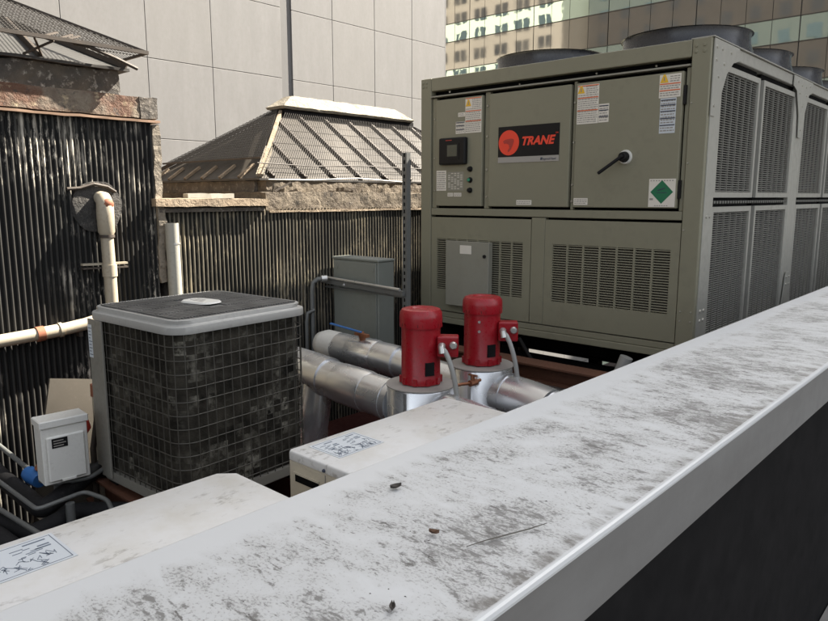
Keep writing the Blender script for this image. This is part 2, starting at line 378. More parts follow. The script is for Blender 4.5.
# ------------------------------------------------------------------ parapet
pa = thing('parapet', (-.68, 4, FL), 'low dark parapet wall with a grimy white metal coping in the foreground', 'parapet')
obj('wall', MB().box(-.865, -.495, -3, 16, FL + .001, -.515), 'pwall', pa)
X0, X1, ZT, ZS = -.91, -.450, -.50, -.630
prof = [(X0, ZT - .10), (X0, ZT - .012), (X0 + .004, ZT - .004), (X0 + .012, ZT), (X1 - .006, ZT), (X1 - .002, ZT - .0015), (X1, ZT - .006)]
t = .012
cop = obj('coping', MB().prism([(x, -3, z) for x, z in prof] + [(X1, -3, ZT - .010), (X1 - t, -3, ZT - .016), (X0 + t, -3, ZT - .016), (X0 + t, -3, ZT - .10)], (0, 19, 0)), 'coping', pa)
obj('fascia', MB().prism([(X1 - .0004, -3, ZT - .0105), (X1 - .0004, -3, ZS + .006), (X1 - .006, -3, ZS), (X1 - .011, -3, ZS), (X1 - .011, -3, ZT - .0165)], (0, 19, 0)), 'fascia', pa)

# ------------------------------------------------------------------ pale panelled building
gb = thing('panelled_building', (-12.5, 0, -26), 'tall building clad in pale grey stone panels behind the old skylights', 'building')
obj('core', MB().box(-16, -9.04, -30, 17.8, -26, 34), 'joint', gb)
ys = [10.786 - .965 * k for k in range(0, 4)]                   # joints right of the slot
colsR = [(9.84, 10.786), (8.884, 9.84), (7.92, 8.884), (7.085, 7.92)]
colsL = [(5.67, 6.88), (4.70, 5.67), (3.63, 4.70), (2.60, 3.63), (1.55, 2.60), (.5, 1.55)]
far = [(10.786 + .97 * k, 10.786 + .97 * (k + 1)) for k in range(0)]
rows = [(-.255 + 1.03 * k, .775 + 1.03 * k) for k in range(-1, 5)]
cache = {}
for (a, b) in colsR + colsL:
    for (c, d_) in rows:
        key = round(b - a, 3)
        if key not in cache:
            cache[key] = obj('panel', MB().box(-9.04, -9.0, a + .004, b - .004, c + .004, d_ - .004), 'granite', gb, bevel=.003); cache[key]['o'] = (a, c)
        else:
            oa, oc = cache[key]['o']; inst(cache[key], 'panel', (0, a - oa, c - oc), gb)
for o in list(cache.values()): del o['o']
mb = MB(); 
for a, b in [(-.5 - 1.03 * k, .5 - 1.03 * k) for k in range(28)]: mb.box(-9.04, -9.0, a + .006, b - .006, -2.31, 5.92)
obj('upper_panels', MB().box(-9.04, -9.001, -29, 10.78, 5.94, 33.9), 'granite', gb); obj('side_panels', mb, 'granite', gb, kind='stuff')
mb = MB()
for k in range(16):
    for j in range(6): mb.box(-9.04, -9.0, 1.3 + k * 1.03, 2.32 + k * 1.03, -2.34 - 1.03 * (j + 1), -2.36 - 1.03 * j + .006)
obj('lower_panels', mb, 'granite', gb, kind='stuff')
obj('slot_cover', MB().box(-9.04, -9.02, 6.887, 7.08, -2.3, 5.92), 'slot', gb)
obj('end_wall', MB().box(-15.9, -9.06, 17.8, 17.83, -26, 33.9), 'granite', gb)

# cut the building back to its visible corner above roof level: the tower's corner is at y = 10.79
bpy.data.objects.remove(bpy.data.objects['core']); bpy.data.objects.remove(bpy.data.objects['end_wall'])
obj('core', MB().box(-16, -9.04, -30, 10.785, -26, 34), 'joint', gb)
obj('low_wing', MB().box(-16, -9.04, 10.786, 17.8, -26, -2.34), 'joint', gb)
obj('end_wall', MB().box(-15.99, -9.0, 10.786, 10.81, -2.33, 33.9), 'granite', gb)

# ------------------------------------------------------------------ brown glazed office block
YB = 46.0
bb = thing('office_block', (-15, YB, -26), 'brown office block with bands of green tinted windows beyond the chiller', 'building')
obj('core', MB().box(-60, 12, YB + .15, YB + 18, -26, 26), 'mullion', bb)
Wz0, Wh, Pz = 8.86, 1.42, 3.6
vis_cols = range(-26, -3)
first = {}
for c_ in range(-40, 8):
    x0 = -35.9 + (c_ + 24) * 1.5; x1 = x0 + 1.5
    for r_ in range(-9, 5):
        z0 = Wz0 + r_ * Pz
        seen = c_ in range(-26, -4) and r_ in (-1, 0)
        if not seen: continue
        sp_seen = True
        for kind_, za, zb, m in (('window_pane', z0 + .03, z0 + Wh - .03, 'pane'), ('spandrel_panel', z0 + Wh + .02, z0 + Pz - .02, 'spandrel')):
            g_ = .045 if (c_ + 24) % 4 == 0 else .016
            key = (kind_, g_)
            if key not in first:
                first[key] = (obj(kind_, MB().box(x0 + g_, x1 - .016, YB + .04, YB + .14, za, zb), m, bb), x0, z0)
            else:
                s_, xo, zo = first[key]; inst(s_, kind_, (x0 - xo, 0, z0 - zo), bb)
def band(name, m, za, zb, cols, rws, y=0):
    mb = MB()
    for c_ in cols:
        for r_ in rws:
            if c_ in range(-26, -4) and r_ in (-1, 0): continue
            x0 = -35.9 + (c_ + 24) * 1.5; z0 = Wz0 + r_ * Pz; g_ = .045 if (c_ + 24) % 4 == 0 else .016
            mb.box(x0 + g_, x0 + 1.484, YB + .04, YB + .14, z0 + za, z0 + zb)
    obj(name, mb, m, bb, kind='stuff')
band('far_window_panes', 'pane', .03, Wh - .03, range(-40, 8), range(-9, 5))
band('far_spandrel_panels', 'spandrel', Wh + .02, Pz - .02, range(-40, 8), range(-9, 4))
for r_ in (-1, 0, 1):
    z0 = Wz0 + r_ * Pz
    for z in (z0, z0 + Wh): obj('transom', MB().box(-60, 12, YB + .0, YB + .12, z - .03, z + .025), 'mullion', bb)

# ------------------------------------------------------------------ unseen buildings for the window reflections and the shade on the roof
cb = thing('unseen_cream_block', (-88, -15, -26), 'unseen sunlit cream brick apartment block for the reflections in the office windows', 'building')
obj('wall', MB().box(-112, -64, -33, -15.1, -26, 46), 'brick_cream', cb)
w0 = None
for i in range(20):
    for j in range(14):
        x = -110 + (i // 2) * 4.6 + (i % 2) * 1.55; z = -2 + j * 3.4
        if w0 is None: w0 = obj('window', MB().box(x, x + 1.2, -15.1, -15.02, z, z + 1.9), 'dglass', cb); wf = (x, z)
        else: inst(w0, 'window', (x - wf[0], 0, z - wf[1]), cb)
db = thing('unseen_dark_block', (-32, -22, -26), 'unseen dark brick block behind the viewer, added to darken the office window reflections', 'building')  # added out of view so the office glass mirrors something dark
obj('wall', MB().box(-63, -6, -40, -22, -26, 40), 'brick_dark', db)
w0 = None
for i in range(14):
    for j in range(11):
        x = -61 + i * 4.1; z = -3 + j * 3.6
        if w0 is None: w0 = obj('window', MB().box(x, x + 1.6, -22, -21.94, z, z + 1.9), 'dglass', db); wf = (x, z)
        else: inst(w0, 'window', (x - wf[0], 0, z - wf[1]), db)
ob = thing('shading_tower', (16, 38, -26), 'tall unseen pale tower right of the picture, added to cast its shadow over the roof', 'building')  # unseen tower, placed so its edge sets where the roof shade ends
obj('wall', MB().box(7.4, 34, 30, 44, -26, 62), 'wall_own', ob)
w0 = None
for i in range(8):
    for j in range(9):
        x = 8.4 + i * 3.3; z = 2 + j * 6.5
        if w0 is None: w0 = obj('window', MB().box(x, x + 1.6, 29.94, 29.999, z, z + 2.4), 'dglass', ob); wf = (x, z)
        else: inst(w0, 'window', (x - wf[0], 0, z - wf[1]), ob)

# ------------------------------------------------------------------ corrugated bulkheads
def corrugated(name, m, parent, x, y0, y1, z0, z1, pitch=.032, amp=.0065, seed=0):
    n = int((y1 - y0) / pitch * 8); nz = 10; vs = []; fs = []
    for j in range(nz + 1):
        z = z0 + (z1 - z0) * j / nz
        for i in range(n + 1):
            y = y0 + (y1 - y0) * i / n
            wob = noise.noise(Vector((seed, y * 1.5, z * 1.3))) * .006 + noise.noise(Vector((seed, y * 6, z * 4))) * .0025
            vs.append((x + amp * math.sin(2 * math.pi * y / pitch) + wob, y, z))
    for j in range(nz):
        for i in range(n): fs.append((j * (n + 1) + i, j * (n + 1) + i + 1, (j + 1) * (n + 1) + i + 1, (j + 1) * (n + 1) + i))
    return obj(name, MB().add(vs, fs), m, parent, smooth=60)
XW = -4.2
b1 = thing('tarred_bulkhead', (-5.2, .6, FL), 'roof bulkhead clad in black flaking corrugated sheet at far left', 'bulkhead')
obj('core', MB().box(-6.4, XW - .05, -3, 2.20, FL, .44), 'stone_dark', b1)
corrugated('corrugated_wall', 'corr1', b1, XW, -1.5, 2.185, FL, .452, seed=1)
obj('corner_flashing', MB().box(XW - .05, XW + .022, 2.187, 2.232, -.55, .44), 'flash', b1, sub=.05, rough=.016)
obj('cornice', MB().box(-6.4, XW + .034, -3, 2.105, .475, .598), 'cornice', b1, sub=.06, rough=.0035)
obj('cornice_block', MB().box(-6.4, XW + .036, 2.108, 2.222, .472, .603), 'stone_dark', b1, sub=.04, rough=.011)
obj('drip_edge', MB().box(-6.42, XW + .040, -3, 2.235, .452, .466), 'dripedge', b1, sub=.12, rough=.004)

s1 = thing('flared_skylight', (-5.2, .8, .6), 'left skylight with a flared wire guard above the rusted cornice', 'skylight')
obj('curb', MB().box(-6.1, -4.31, -3, 2.055, .606, .752), 'peeled', s1, sub=.07, rough=.014)
obj('eave', MB().box(-6.15, -4.27, -3, 2.115, .756, .772), 'eave', s1, sub=.1, rough=.005)
for k in range(6):
    ya = 2.075 - (k + 1) * .46; yb = ya + .44
    def hipx(y, h):          # pane top limited by the hip
        return h
    top = .62
    def pt(y, u): return Vector((-4.30 - u, y, .775 + u * .55))
    ua = min(top, max(0, 2.09 - ya)); ub = min(top, max(0, 2.09 - yb))
    poly = [pt(ya, .0), pt(yb, .0), pt(yb, ub), pt(ya, ua)] if ub > .03 else [pt(ya, 0), pt(yb, 0), pt(ya, ua)]
    if ub < top and ua >= top - 1e-6 and ub > .03: poly = [pt(ya, 0), pt(yb, 0), pt(yb, ub), pt(2.09 - top, top), pt(ya, top)]
    obj('glass_pane', MB().prism(poly, (-.004, 0, -.008)), 'glass_pale', s1)
    obj('glazing_bar', MB().bar(pt(ya - .012, 0) + Vector((.01, 0, .012)), pt(ya - .012, min(top, 2.09 - ya)) + Vector((.01, 0, .012)), .022, .03), 'ironbar', s1)
obj('hip_bar', MB().bar((-4.29, 2.10, .785), (-4.92, 1.47, 1.125), .03, .03), 'ironbar', s1)
obj('hip_end_pane', MB().prism([(-4.30, 2.09, .775), (-6.1, 2.09, .775), (-5.2, 1.19, 1.27)], (0, -.006, -.008)), 'glass_pale', s1)
# flared guard
cr = Vector((-4.10, 2.147, .848)); hd = Vector((-1, -1, .52))
g0 = MB()
g0.bar(cr, cr + hd * 1.0, .018, .018); obj('guard_hip_bar', g0, 'ironbar', s1)
obj('guard_rail', MB().bar(cr, cr + Vector((0, -4.6, 0)), .02, .02), 'ironbar', s1)
obj('guard_rail', MB().bar(cr + Vector((-.005, .0, 0)), cr + Vector((-1.6, 0, 0)), .014, .014), 'ironbar', s1)
mb = MB(); p_ = .024; dvec = Vector((-1, 0, .52))
for i in range(160):
    y = cr.y - i * p_; u = min(1.0, cr.y - y)
    if u > .01: mb.bar((cr.x, y, cr.z), Vector((cr.x, y, cr.z)) + dvec * u, .0032, .0032)
for i in range(1, 40):
    u = i * .026; y1 = cr.y - u
    mb.bar(cr + dvec * u + Vector((0, -u, 0)), cr + dvec * u + Vector((0, -4.2, 0)), .0032, .0032)
obj('wire_guard', mb, 'meshwire', s1, kind='stuff')
mb = MB()
for i in range(60):
    x = cr.x - i * p_; u = min(x + 5.9, cr.x - x) if False else min(1.0, cr.x - x)
    if u > .01: mb.bar((x, cr.y, cr.z), (x, cr.y - u, cr.z + .52 * u), .003, .003)
obj('wire_guard', mb, 'meshwire', s1, kind='stuff')
obj('loose_bar', MB().tube([(-4.12, 1.72, .842), (-4.11, 1.80, .835), (-4.1, 1.95, .79), (-4.1, 2.075, .748)], .011, 6), 'ironbar', s1)
for y in (1.58, 1.66, 1.70): obj('guard_clip', MB().bar((-4.13, y, .86), (-4.2, y + .09, .90), .018, .012), 'ironbar', s1)
for a, b in [((-4.30, 1.52, .78), (-4.12, 1.62, .84)), ((-4.30, 1.62, .78), (-4.12, 1.52, .84)), ((-4.3, 1.2, .78), (-4.12, 1.2, .84))]:
    obj('guard_strut', MB().bar(a, b, .010, .010), 'ironbar', s1)

b2 = thing('tan_bulkhead', (-5.2, 4.4, FL), 'roof bulkhead with tan ribbed sheet wall and roof slab below the hipped skylight', 'bulkhead')
obj('core', MB().box(-6.6, XW - .04, 2.24, 6.55, FL, -.06), 'stone_dark', b2)
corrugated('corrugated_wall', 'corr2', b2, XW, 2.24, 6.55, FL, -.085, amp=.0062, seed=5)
obj('roof_slab', MB().box(-6.7, XW + .056, 2.165, 3.02, -.062, -.012), 'slab', b2, sub=.08, rough=.006)
obj('soffit_board', MB().box(XW - .02, XW + .030, 2.20, 3.0, -.098, -.072), 'stone_dark', b2)  # coloured dark to stand for the deep shade under the slab
obj('stone_course', MB().box(-6.6, XW + .004, 3.03, 6.55, -.094, .035), 'stone', b2, sub=.05, rough=.009)
obj('ledge', MB().box(-6.6, XW + .022, 3.05, 6.6, -.112, -.098), 'slab', b2, sub=.1, rough=.004)
obj('wood_scrap', MB().box(-4.40, -4.34, 2.50, 2.86, -.008, .022), 'pvc_w', b2, rough=.006, sub=.06)

s2 = thing('hipped_skylight', (-5.2, 4.75, .03), 'hipped wire-glass skylight with a cream ridge cap in the middle', 'skylight')
EX, EZ, RX, RZ = -4.30, .136, -5.2, .757
Y0, Y1 = 3.06, 6.44; RY0, RY1 = 3.96, 5.54
obj('curb', MB().box(-6.1, EX + .045, Y0 + .02, Y1 - .02, .036, .118), 'stone', s2, sub=.05, rough=.013)
obj('curb_end', MB().box(-6.12, EX - .06, Y0 - .01, Y0 + .018, -.01, .118), 'stone_dark', s2, sub=.06, rough=.008)
obj('eave', MB().box(-6.16, EX + .05, Y0 - .04, Y1 + .04, .120, .134), 'eave', s2, sub=.09, rough=.004)
sl = Vector((RX - EX, 0, RZ - EZ))
def fp(y, u, h=0.0): return Vector((EX, y, EZ)) + sl * u + Vector((.57, 0, .82)) * h
bars = [3.18 + .30 * k for k in range(11)]
def umax(y): return max(0.0, min(1.0, (y - Y0) / .9, (Y1 - y) / .9))
prevy = Y0 + .001
for k, y in enumerate(bars + [Y1 - .001]):
    a, b = prevy, y
    poly = [fp(a, 0), fp(b, 0), fp(b, umax(b))]
    for yy in (RY0, RY1):
        if a < yy < b: poly.append(fp(yy, 1.0))
    if RY0 in (a, b): pass
    if umax(a) > .01: poly.append(fp(a, umax(a)))
    if len(poly) >= 3 and umax(b) < .01: poly = [fp(a, 0), fp(b, 0), fp(a, umax(a))]
    obj('glass_pane', MB().prism(poly, (-.004, 0, -.006)), 'glass_dusty', s2)
    if k < len(bars): obj('glazing_bar', MB().bar(fp(y, 0, .012), fp(y, umax(y) * .985, .012), .022, .026), 'ironbar', s2)
    prevy = y
# hip end facing the camera side
el = Vector((0, RY0 - Y0, RZ - EZ))
def ep(x, u, h=0.0): return Vector((x, Y0, EZ)) + el * u + Vector((0, -.57, .82)) * h
def eu(x): return max(0.0, min((EX - x) / .9, (x + 6.1) / .9))
xs_ = [-4.3, -4.56, -4.82, -5.08, -5.34, -5.6, -5.86, -6.1]
for a, b in zip(xs_, xs_[1:]):
    poly = [ep(a, 0), ep(b, 0)]
    if eu(b) > .01: poly.append(ep(b, eu(b)))
    if a > RX > b: poly.append(ep(RX, 1.0))
    if eu(a) > .01: poly.append(ep(a, eu(a)))
    if len(poly) > 2: obj('glass_pane', MB().prism(poly, (0, .006, -.006)), 'glass_dusty', s2)
    if b > -6.09: obj('glazing_bar', MB().bar(ep(b, 0, .012), ep(b, .16, .012), .026, .02), 'slab', s2)
obj('hip_flashing', MB().bar(Vector((EX, Y0, EZ + .02)), Vector((EX - .34, Y0 + .34, EZ + .02 + .235)), .055, .02), 'capm', s2, sub=.06, rough=.004)
obj('hip_bar', MB().bar(Vector((EX, Y0, EZ + .02)), Vector((RX, RY0, RZ + .02)), .028, .028), 'slab', s2)
obj('hip_bar', MB().bar(Vector((-6.1, Y0, EZ + .02)), Vector((RX, RY0, RZ + .02)), .028, .028), 'ironbar', s2)
obj('hip_bar', MB().bar(Vector((EX, Y1, EZ + .02)), Vector((RX, RY1, RZ + .02)), .028, .028), 'ironbar', s2)
obj('head_flashing', MB().bar(fp(RY0 + .02, .955, .02), fp(RY1 - .02, .955, .02), .012, .085, up=(.57, 0, .82)), 'capm', s2, sub=.1, rough=.004)
# ridge cap with tapered ends
cz0, cz1 = .772, .868
mb = MB()
ring = lambda y, hw, z: [Vector((RX + hw, y, z)), Vector((RX - hw, y, z))]
def capring(hw, ya, yb, z): return [(RX + hw, ya, z), (RX - hw, ya, z), (RX - hw, yb, z), (RX + hw, yb, z)]
A = capring(.125, 3.89, 5.56, .768); B = capring(.135, 3.88, 5.57, .790); T = capring(.055, 4.03, 5.36, .892)
mb.loft([[Vector(p) for p in A], [Vector(p) for p in B], [Vector(p) for p in T]])
obj('ridge_cap', mb, 'capm', s2, sub=.08, rough=.007)
obj('ridge_neck', MB().box(RX - .10, RX + .10, 3.92, 5.60, .72, .771), 'darksteel', s2)
# wire guard: one dense family, one sparse
mb = MB()
for i in range(-40, 150):
    y = Y0 + i * .0225
    lo_u, hi_u = None, None
    for q in range(0, 21):
        u = q / 20; yy = y + u * .9
        if Y0 + .9 * u <= yy <= Y1 - .9 * u + .0:
            lo_u = u if lo_u is None else lo_u; hi_u = u
    if lo_u is not None and hi_u > lo_u: mb.bar(fp(y + lo_u * .9, lo_u, .045), fp(y + hi_u * .9, hi_u * .95, .045), .0032, .0032)
for u in (.06, .2, .4, .6, .8): mb.bar(fp(Y0 + .9 * u + .02, u, .048), fp(Y1 - .9 * u, u, .048), .004, .004)
obj('wire_guard', mb, 'meshwire', s2, kind='stuff')
mb = MB()
for i in range(1, 78):
    x = EX - i * .023; u = eu(x)
    if u > .2: mb.bar(ep(x, .18, .05), ep(x, u, .05), .0035, .0035)
for q in range(9, 40):
    u = q * .024
    mb.bar(ep(EX - .9 * u, u, .05), ep(-6.1 + .9 * u, u, .05), .0035, .0035)
obj('wire_guard', mb, 'meshwire', s2, kind='stuff')
obj('guard_rail', MB().bar(ep(EX - .16, .18, .055), ep(-5.94, .18, .055), .012, .014), 'ironbar', s2)
obj('guard_rail', MB().tube([fp(Y0 + .02, .10, .06), fp(3.6, .085, .06), fp(4.1, .12, .06), fp(4.9, .115, .06), fp(6.2, .1, .06)], .005, 6), 'ironbar', s2)
obj('loose_wire', MB().tube([(-4.24, 3.09, .125), (-4.22, 3.5, .128), (-4.22, 3.95, .15), (-4.22, 4.5, .128)], .005, 6), 'pvc_w', s2)
obj('diagonal_stay', MB().bar((-4.235, 3.14, .04), (-4.235, 3.30, .115), .012, .012), 'ironbar', s2)

# ------------------------------------------------------------------ chiller
YF = 4.255; CX0, CX1, CZ0, CZ1 = -3.793, -1.553, -1.003, .9105; YE = 9.85
ch = thing('chiller', (-2.67, 7.0, CZ0), 'large tan rooftop chiller with a red and black logo plate and mesh coil sides', 'chiller')
# inner dark core
obj('inner_core', MB().box(CX0 + .05, CX1 - .16, YF + .06, YE - .05, CZ0 + .02, .86), 'gap', ch)
obj('corner_post', MB().box(CX0, -3.688, YF, YF + .10, CZ0 + .095, CZ1), 'tan', ch, bevel=.006, seg=2)
obj('corner_post', MB().box(-1.664, CX1, YF, YF + .155, CZ0 + .001, CZ1), 'tan', ch, bevel=.006, seg=2)
obj('top_rail', MB().box(-3.686, -1.666, YF + .001, YF + .09, .812, CZ1 - .001), 'tan', ch, bevel=.005, seg=2)
obj('drip_lip', MB().prism([(-3.684, YF + .055, .785), (-3.684, YF - .012, .772), (-3.684, YF - .012, .762), (-3.684, YF + .055, .762)], (2.015, 0, 0)), 'tan_grey', ch)
obj('middle_rail', MB().box(-3.684, -1.667, YF + .001, YF + .06, -.142, -.088), 'tan', ch, bevel=.004)
obj('lower_mullion', MB().box(-2.738, -2.626, YF + .002, YF + .05, -.905, -.146), 'tan', ch, bevel=.003)
obj('base_rail', MB().box(CX0 + .001, -1.666, YF - .004, YF + .10, CZ0, -.955), 'tan', ch, bevel=.005, seg=2)
obj('base_lip', MB().box(CX0 + .012, -1.667, YF + .004, YF + .09, -.953, -.912), 'tan', ch, bevel=.003)
doors = []
for (a, b) in ((-3.632, -3.180), (-3.120, -2.450), (-2.412, -1.702)):
    doors.append(obj('door', MB().box(a, b, YF - .006, YF + .03, -.070, .738), 'tan', ch, bevel=.006, seg=2))
for (a, b) in ((-3.684, -3.64), (-3.172, -3.128), (-2.442, -2.420), (-1.694, -1.668)):
    obj('door_jamb', MB().box(a, b, YF + .016, YF + .05, -.086, .757), 'tan', ch, bevel=.003)
bolt_me = None
def bolts(pts, parent, n='bolt', r=.009, axis='y', m='bolt'):
    global bolt_me
    mb = MB()
    for p in pts:
        p = Vector(p); d = Vector((0, -.006, 0)) if axis == 'y' else Vector((.006, 0, 0))
        mb.tube([p, p + d], [r, r * .7], 6)
    return obj(n, mb, m, parent, kind='stuff' if len(pts) > 1 else None)
bolts([(-3.150, YF + .016, z) for z in (.66, .44, .20, .0)] + [(-2.431, YF + .016, z) for z in (.62, .36, .08, -.03)], ch, 'bolt_heads', .010)
bolts([(-3.66, YF + .016, z) for z in (.6, .3, .05)] + [(-3.5, YF + .002, .79), (-2.9, YF + .055, .79), (-1.9, YF + .055, .795), (-2.3, YF + .05, .795)], ch, 'bolt_heads', .008)
bolts([(x, YF, z) for x in (-1.64, -1.592) for z in (.872, .838)] + [(x, YF, z) for x in (-3.77, -3.735) for z in (.88, .85)], ch, 'bolt_heads', .012, m='tan')
bolts([(x, YF, z) for x in (-1.64, -1.575) for z in (-.70, -.76)] + [(-1.68 + .03, YF, z) for z in (.55, .2, -.2)], ch, 'bolt_heads', .006)
for z in (.60, .045): obj('hinge', MB().box(-1.698, -1.684, YF - .004, YF + .016, z - .055, z + .055), 'black', ch)
# lower panels with slotted louvres
def louvre_panel(xa, xb, la, lb, cols):
    za, zb, z0, z1 = -.903, -.158, -.728, -.325
    p = obj('access_panel', MB().box(xa, la, YF + .002, YF + .03, za, zb).box(lb, xb, YF + .002, YF + .03, za, zb)
            .box(la, lb, YF + .002, YF + .03, za, z0).box(la, lb, YF + .002, YF + .03, z1, zb), 'tan', ch)
    mb = MB(); cw = (lb - la) / cols
    for c_ in range(cols + 1):
        x = la + c_ * cw; mb.box(x - .007, x + .007, YF + .003, YF + .022, z0, z1)
    n = 24
    for r_ in range(n):
        z = z0 + (r_ + .5) * (z1 - z0) / n
        mb.obox(((la + lb) / 2, YF + .011, z), ((lb - la) / 2, 0, 0), (0, .006, -.002), (0, .0008, .0028))
    obj('louvre', mb, 'tan', p)
    obj('louvre_backing', MB().box(la, lb, YF + .031, YF + .04, z0, z1), 'louvre_dark', p)
    return p
P1 = louvre_panel(-3.681, -2.741, -3.627, -2.802, 8)
P2 = louvre_panel(-2.623, -1.667, -2.566, -1.717, 7)
# junction box on the lower left panel
jb = obj('junction_box', MB().box(-3.472, -3.068, YF - .055, YF - .004, -.835, -.338), 'tan_grey', ch, bevel=.004)
obj('cover', MB().box(-3.477, -3.063, YF - .062, YF - .056, -.839, -.334), 'tan_grey', jb, bevel=.003)
obj('gap_shade_strip', MB().box(-3.488, -3.474, YF - .04, YF - .003, -.832, -.345), 'black', jb)  # black strip drawn for the shadowed gap left of the box
obj('sticker', MB().box(-3.335, -3.225, YF - .0642, YF - .0626, -.43, -.365), 'white_sticker', jb)
obj('latch', MB().tube([(-3.10, YF - .062, -.44), (-3.10, YF - .072, -.44)], .013, 10), 'black', jb)
# logo plate
lp = obj('logo_plate', MB().box(-3.033, -2.528, YF - .0095, YF - .0065, .284, .497), 'black', doors[1])
n = 40
obj('logo_disc', MB().prism([(-2.940 + .088 * math.cos(2 * math.pi * k / n), YF - .0098, .383 + .088 * math.sin(2 * math.pi * k / n)) for k in range(n)], (0, -.0012, 0)), 'logo_red', lp)
pts = [(-.052, .012), (-.036, .022), (-.010, .026), (.018, .028), (.036, .024), (.040, .008), (.030, -.018), (.016, -.046), (-.004, -.066), (-.012, -.056), (.002, -.036), (-.002, -.014), (-.022, -.004), (-.046, -.004)]
obj('logo_mark', MB().prism([(-2.936 + x, YF - .0112, .383 + z) for x, z in pts], (0, -.0008, 0)), 'logo_dark', lp)
text('TRANE', 'logo_lettering', -2.826, .362, YF - .0102, .080, 'logo_red', lp, shear=.28, bold=.0032, width=.270)
text('TM', 'logo_trademark', -2.558, .426, YF - .0102, .016, 'logo_red', lp)
st_ = obj('logo_strip', MB().box(-3.033, -2.528, YF - .0095, YF - .0065, .243, .283), 'strip', doors[1])
text('Ingersoll Rand', 'strip_lettering', -2.655, .254, YF - .0102, 0.020, 'ink_dark', st_, shear=.15, bold=0, width=.105)
obj('strip_mark', MB().prism([(-2.675, YF - .0098, .254), (-2.66, YF - .0098, .254), (-2.656, YF - .0098, .271), (-2.671, YF - .0098, .271)], (0, -.001, 0)), 'ink_dark', st_)
# control display
dp = obj('control_display', MB().box(-3.572, -3.312, YF - .045, YF - .0065, .243, .446), 'black', doors[0], bevel=.012, seg=2)
obj('bezel', MB().box(-3.500, -3.368, YF - .048, YF - .0455, .285, .405), 'black', dp)
obj('screen', MB().box(-3.482, -3.386, YF - .0495, YF - .0483, .305, .39), 'screen', dp)
obj('display_mark', MB().box(-3.50, -3.44, YF - .0465, YF - .0453, .423, .428), 'logo_dark', dp)
for z, m in ((.208, 'black'), (.127, 'lamp_green'), (.050, 'black')):
    k_ = obj('knob', MB().tube([(-3.287, YF - .0062, z), (-3.287, YF - .014, z), (-3.287, YF - .030, z)], [.021, .021, .015], 14), 'black', doors[0], smooth=40)
    obj('knob_cap', MB().tube([(-3.287, YF - .0302, z), (-3.287, YF - .036, z)], [.013, .010], 12), m, k_)
def sticker(door, x0, x1, z0, z1, rows, m='white_sticker', bars_=(), tri=None, ink='ink', seed=0, y=YF - .0062):
    rd = random.Random(seed)
    o = obj('sticker', MB().box(x0, x1, y - .0012, y, z0, z1), m, door)
    mb = MB(); k = 0
    dz = (z1 - z0) / (rows + 1); yb = y - .0014
    for i in range(rows):
        z = z1 - (i + 1) * dz; x = x0 + .006
        if tri and z > tri[1] - .03 and x < tri[0] + .035: x = tri[0] + .035
        while x < x1 - .012:
            L = rd.uniform(.006, .022); L = min(L, x1 - .006 - x)
            mb.box(x, x + L, yb - .0004, yb, z - dz * .22, z + dz * .22); x += L + .004; k += 1
    if k: obj('print', mb, ink, o, kind='stuff')
    for z, h, mm in bars_: obj('stripe', MB().box(x0 + .003, x1 - .003, yb - .0012, yb - .0006, z - h / 2, z + h / 2), mm, o)
    if tri:
        tx, tz = tri; obj('warning_triangle', MB().prism([(tx - .026, yb - .0006, tz - .022), (tx + .026, yb - .0006, tz - .022), (tx + .006, yb - .0006, tz + .026), (tx - .006, yb - .0006, tz + .026)], (0, -.0008, 0)), 'yellow', o)
        obj('warning_mark', MB().box(tx - .003, tx + .003, yb - .0024, yb - .0016, tz - .012, tz + .012), 'ink', o)
    return o
OR = lambda z: (z, .006, 'orange')
DK = lambda z: (z, .006, 'ink_dark')
sticker(doors[0], -3.341, -3.19, .474, .728, 18, bars_=[OR(.724), OR(.632), OR(.560)], tri=(-3.312, .69), seed=1)
sticker(doors[0], -3.410, -3.344, .598, .628, 2, seed=2)
sticker(doors[0], -3.432, -3.345, .474, .562, 6, bars_=[DK(.556), DK(.532), DK(.503)], seed=3)
sticker(doors[2], -2.402, -2.248, .474, .722, 18, bars_=[OR(.716), OR(.640), OR(.56)], tri=(-2.375, .692), seed=4)
sticker(doors[2], -2.245, -2.174, .476, .592, 7, bars_=[DK(.580), DK(.552), DK(.512)], seed=5)
sticker(doors[2], -1.848, -1.716, .592, .727, 9, bars_=[OR(.672), OR(.634)], tri=(-1.818, .702), seed=6)
sticker(doors[2], -1.836, -1.738, .382, .589, 12, m='label_white', bars_=[DK(.578), DK(.548), DK(.512), DK(.470), DK(.43)], seed=7)
sticker(doors[0], -3.622, -3.523, .048, .203, 9, seed=8)
lg = obj('legend_plate', MB().box(-3.510, -3.352, YF - .0072, YF - .0062, .048, .190), 'tan_grey', doors[0])
mb = MB()
for i in range(9):
    for j in range(5):
        if (i * 7 + j * 3) % 4: mb.box(-3.503 + j * .030, -3.503 + j * .030 + .02, YF - .0080, YF - .0074, .060 + i * .0145, .065 + i * .0145)
obj('print', mb, 'white_sticker', lg, kind='stuff')
sticker(doors[0], -3.508, -3.455, .003, .031, 2, seed=9); sticker(doors[0], -3.447, -3.372, .003, .031, 2, seed=10)
sticker(doors[1], -2.866, -2.738, -.056, -.022, 2, seed=11); sticker(doors[2], -2.404, -2.300, -.053, -.008, 3, seed=12)
gs = sticker(doors[2], -1.880, -1.712, -.062, .110, 0, seed=13)
cx_, cz_ = -1.797, .030
obj('green_diamond', MB().prism([(cx_ - .072, YF - .0078, cz_), (cx_, YF - .0078, cz_ - .072), (cx_ + .072, YF - .0078, cz_), (cx_, YF - .0078, cz_ + .072)], (0, -.0006, 0)), 'green', gs)
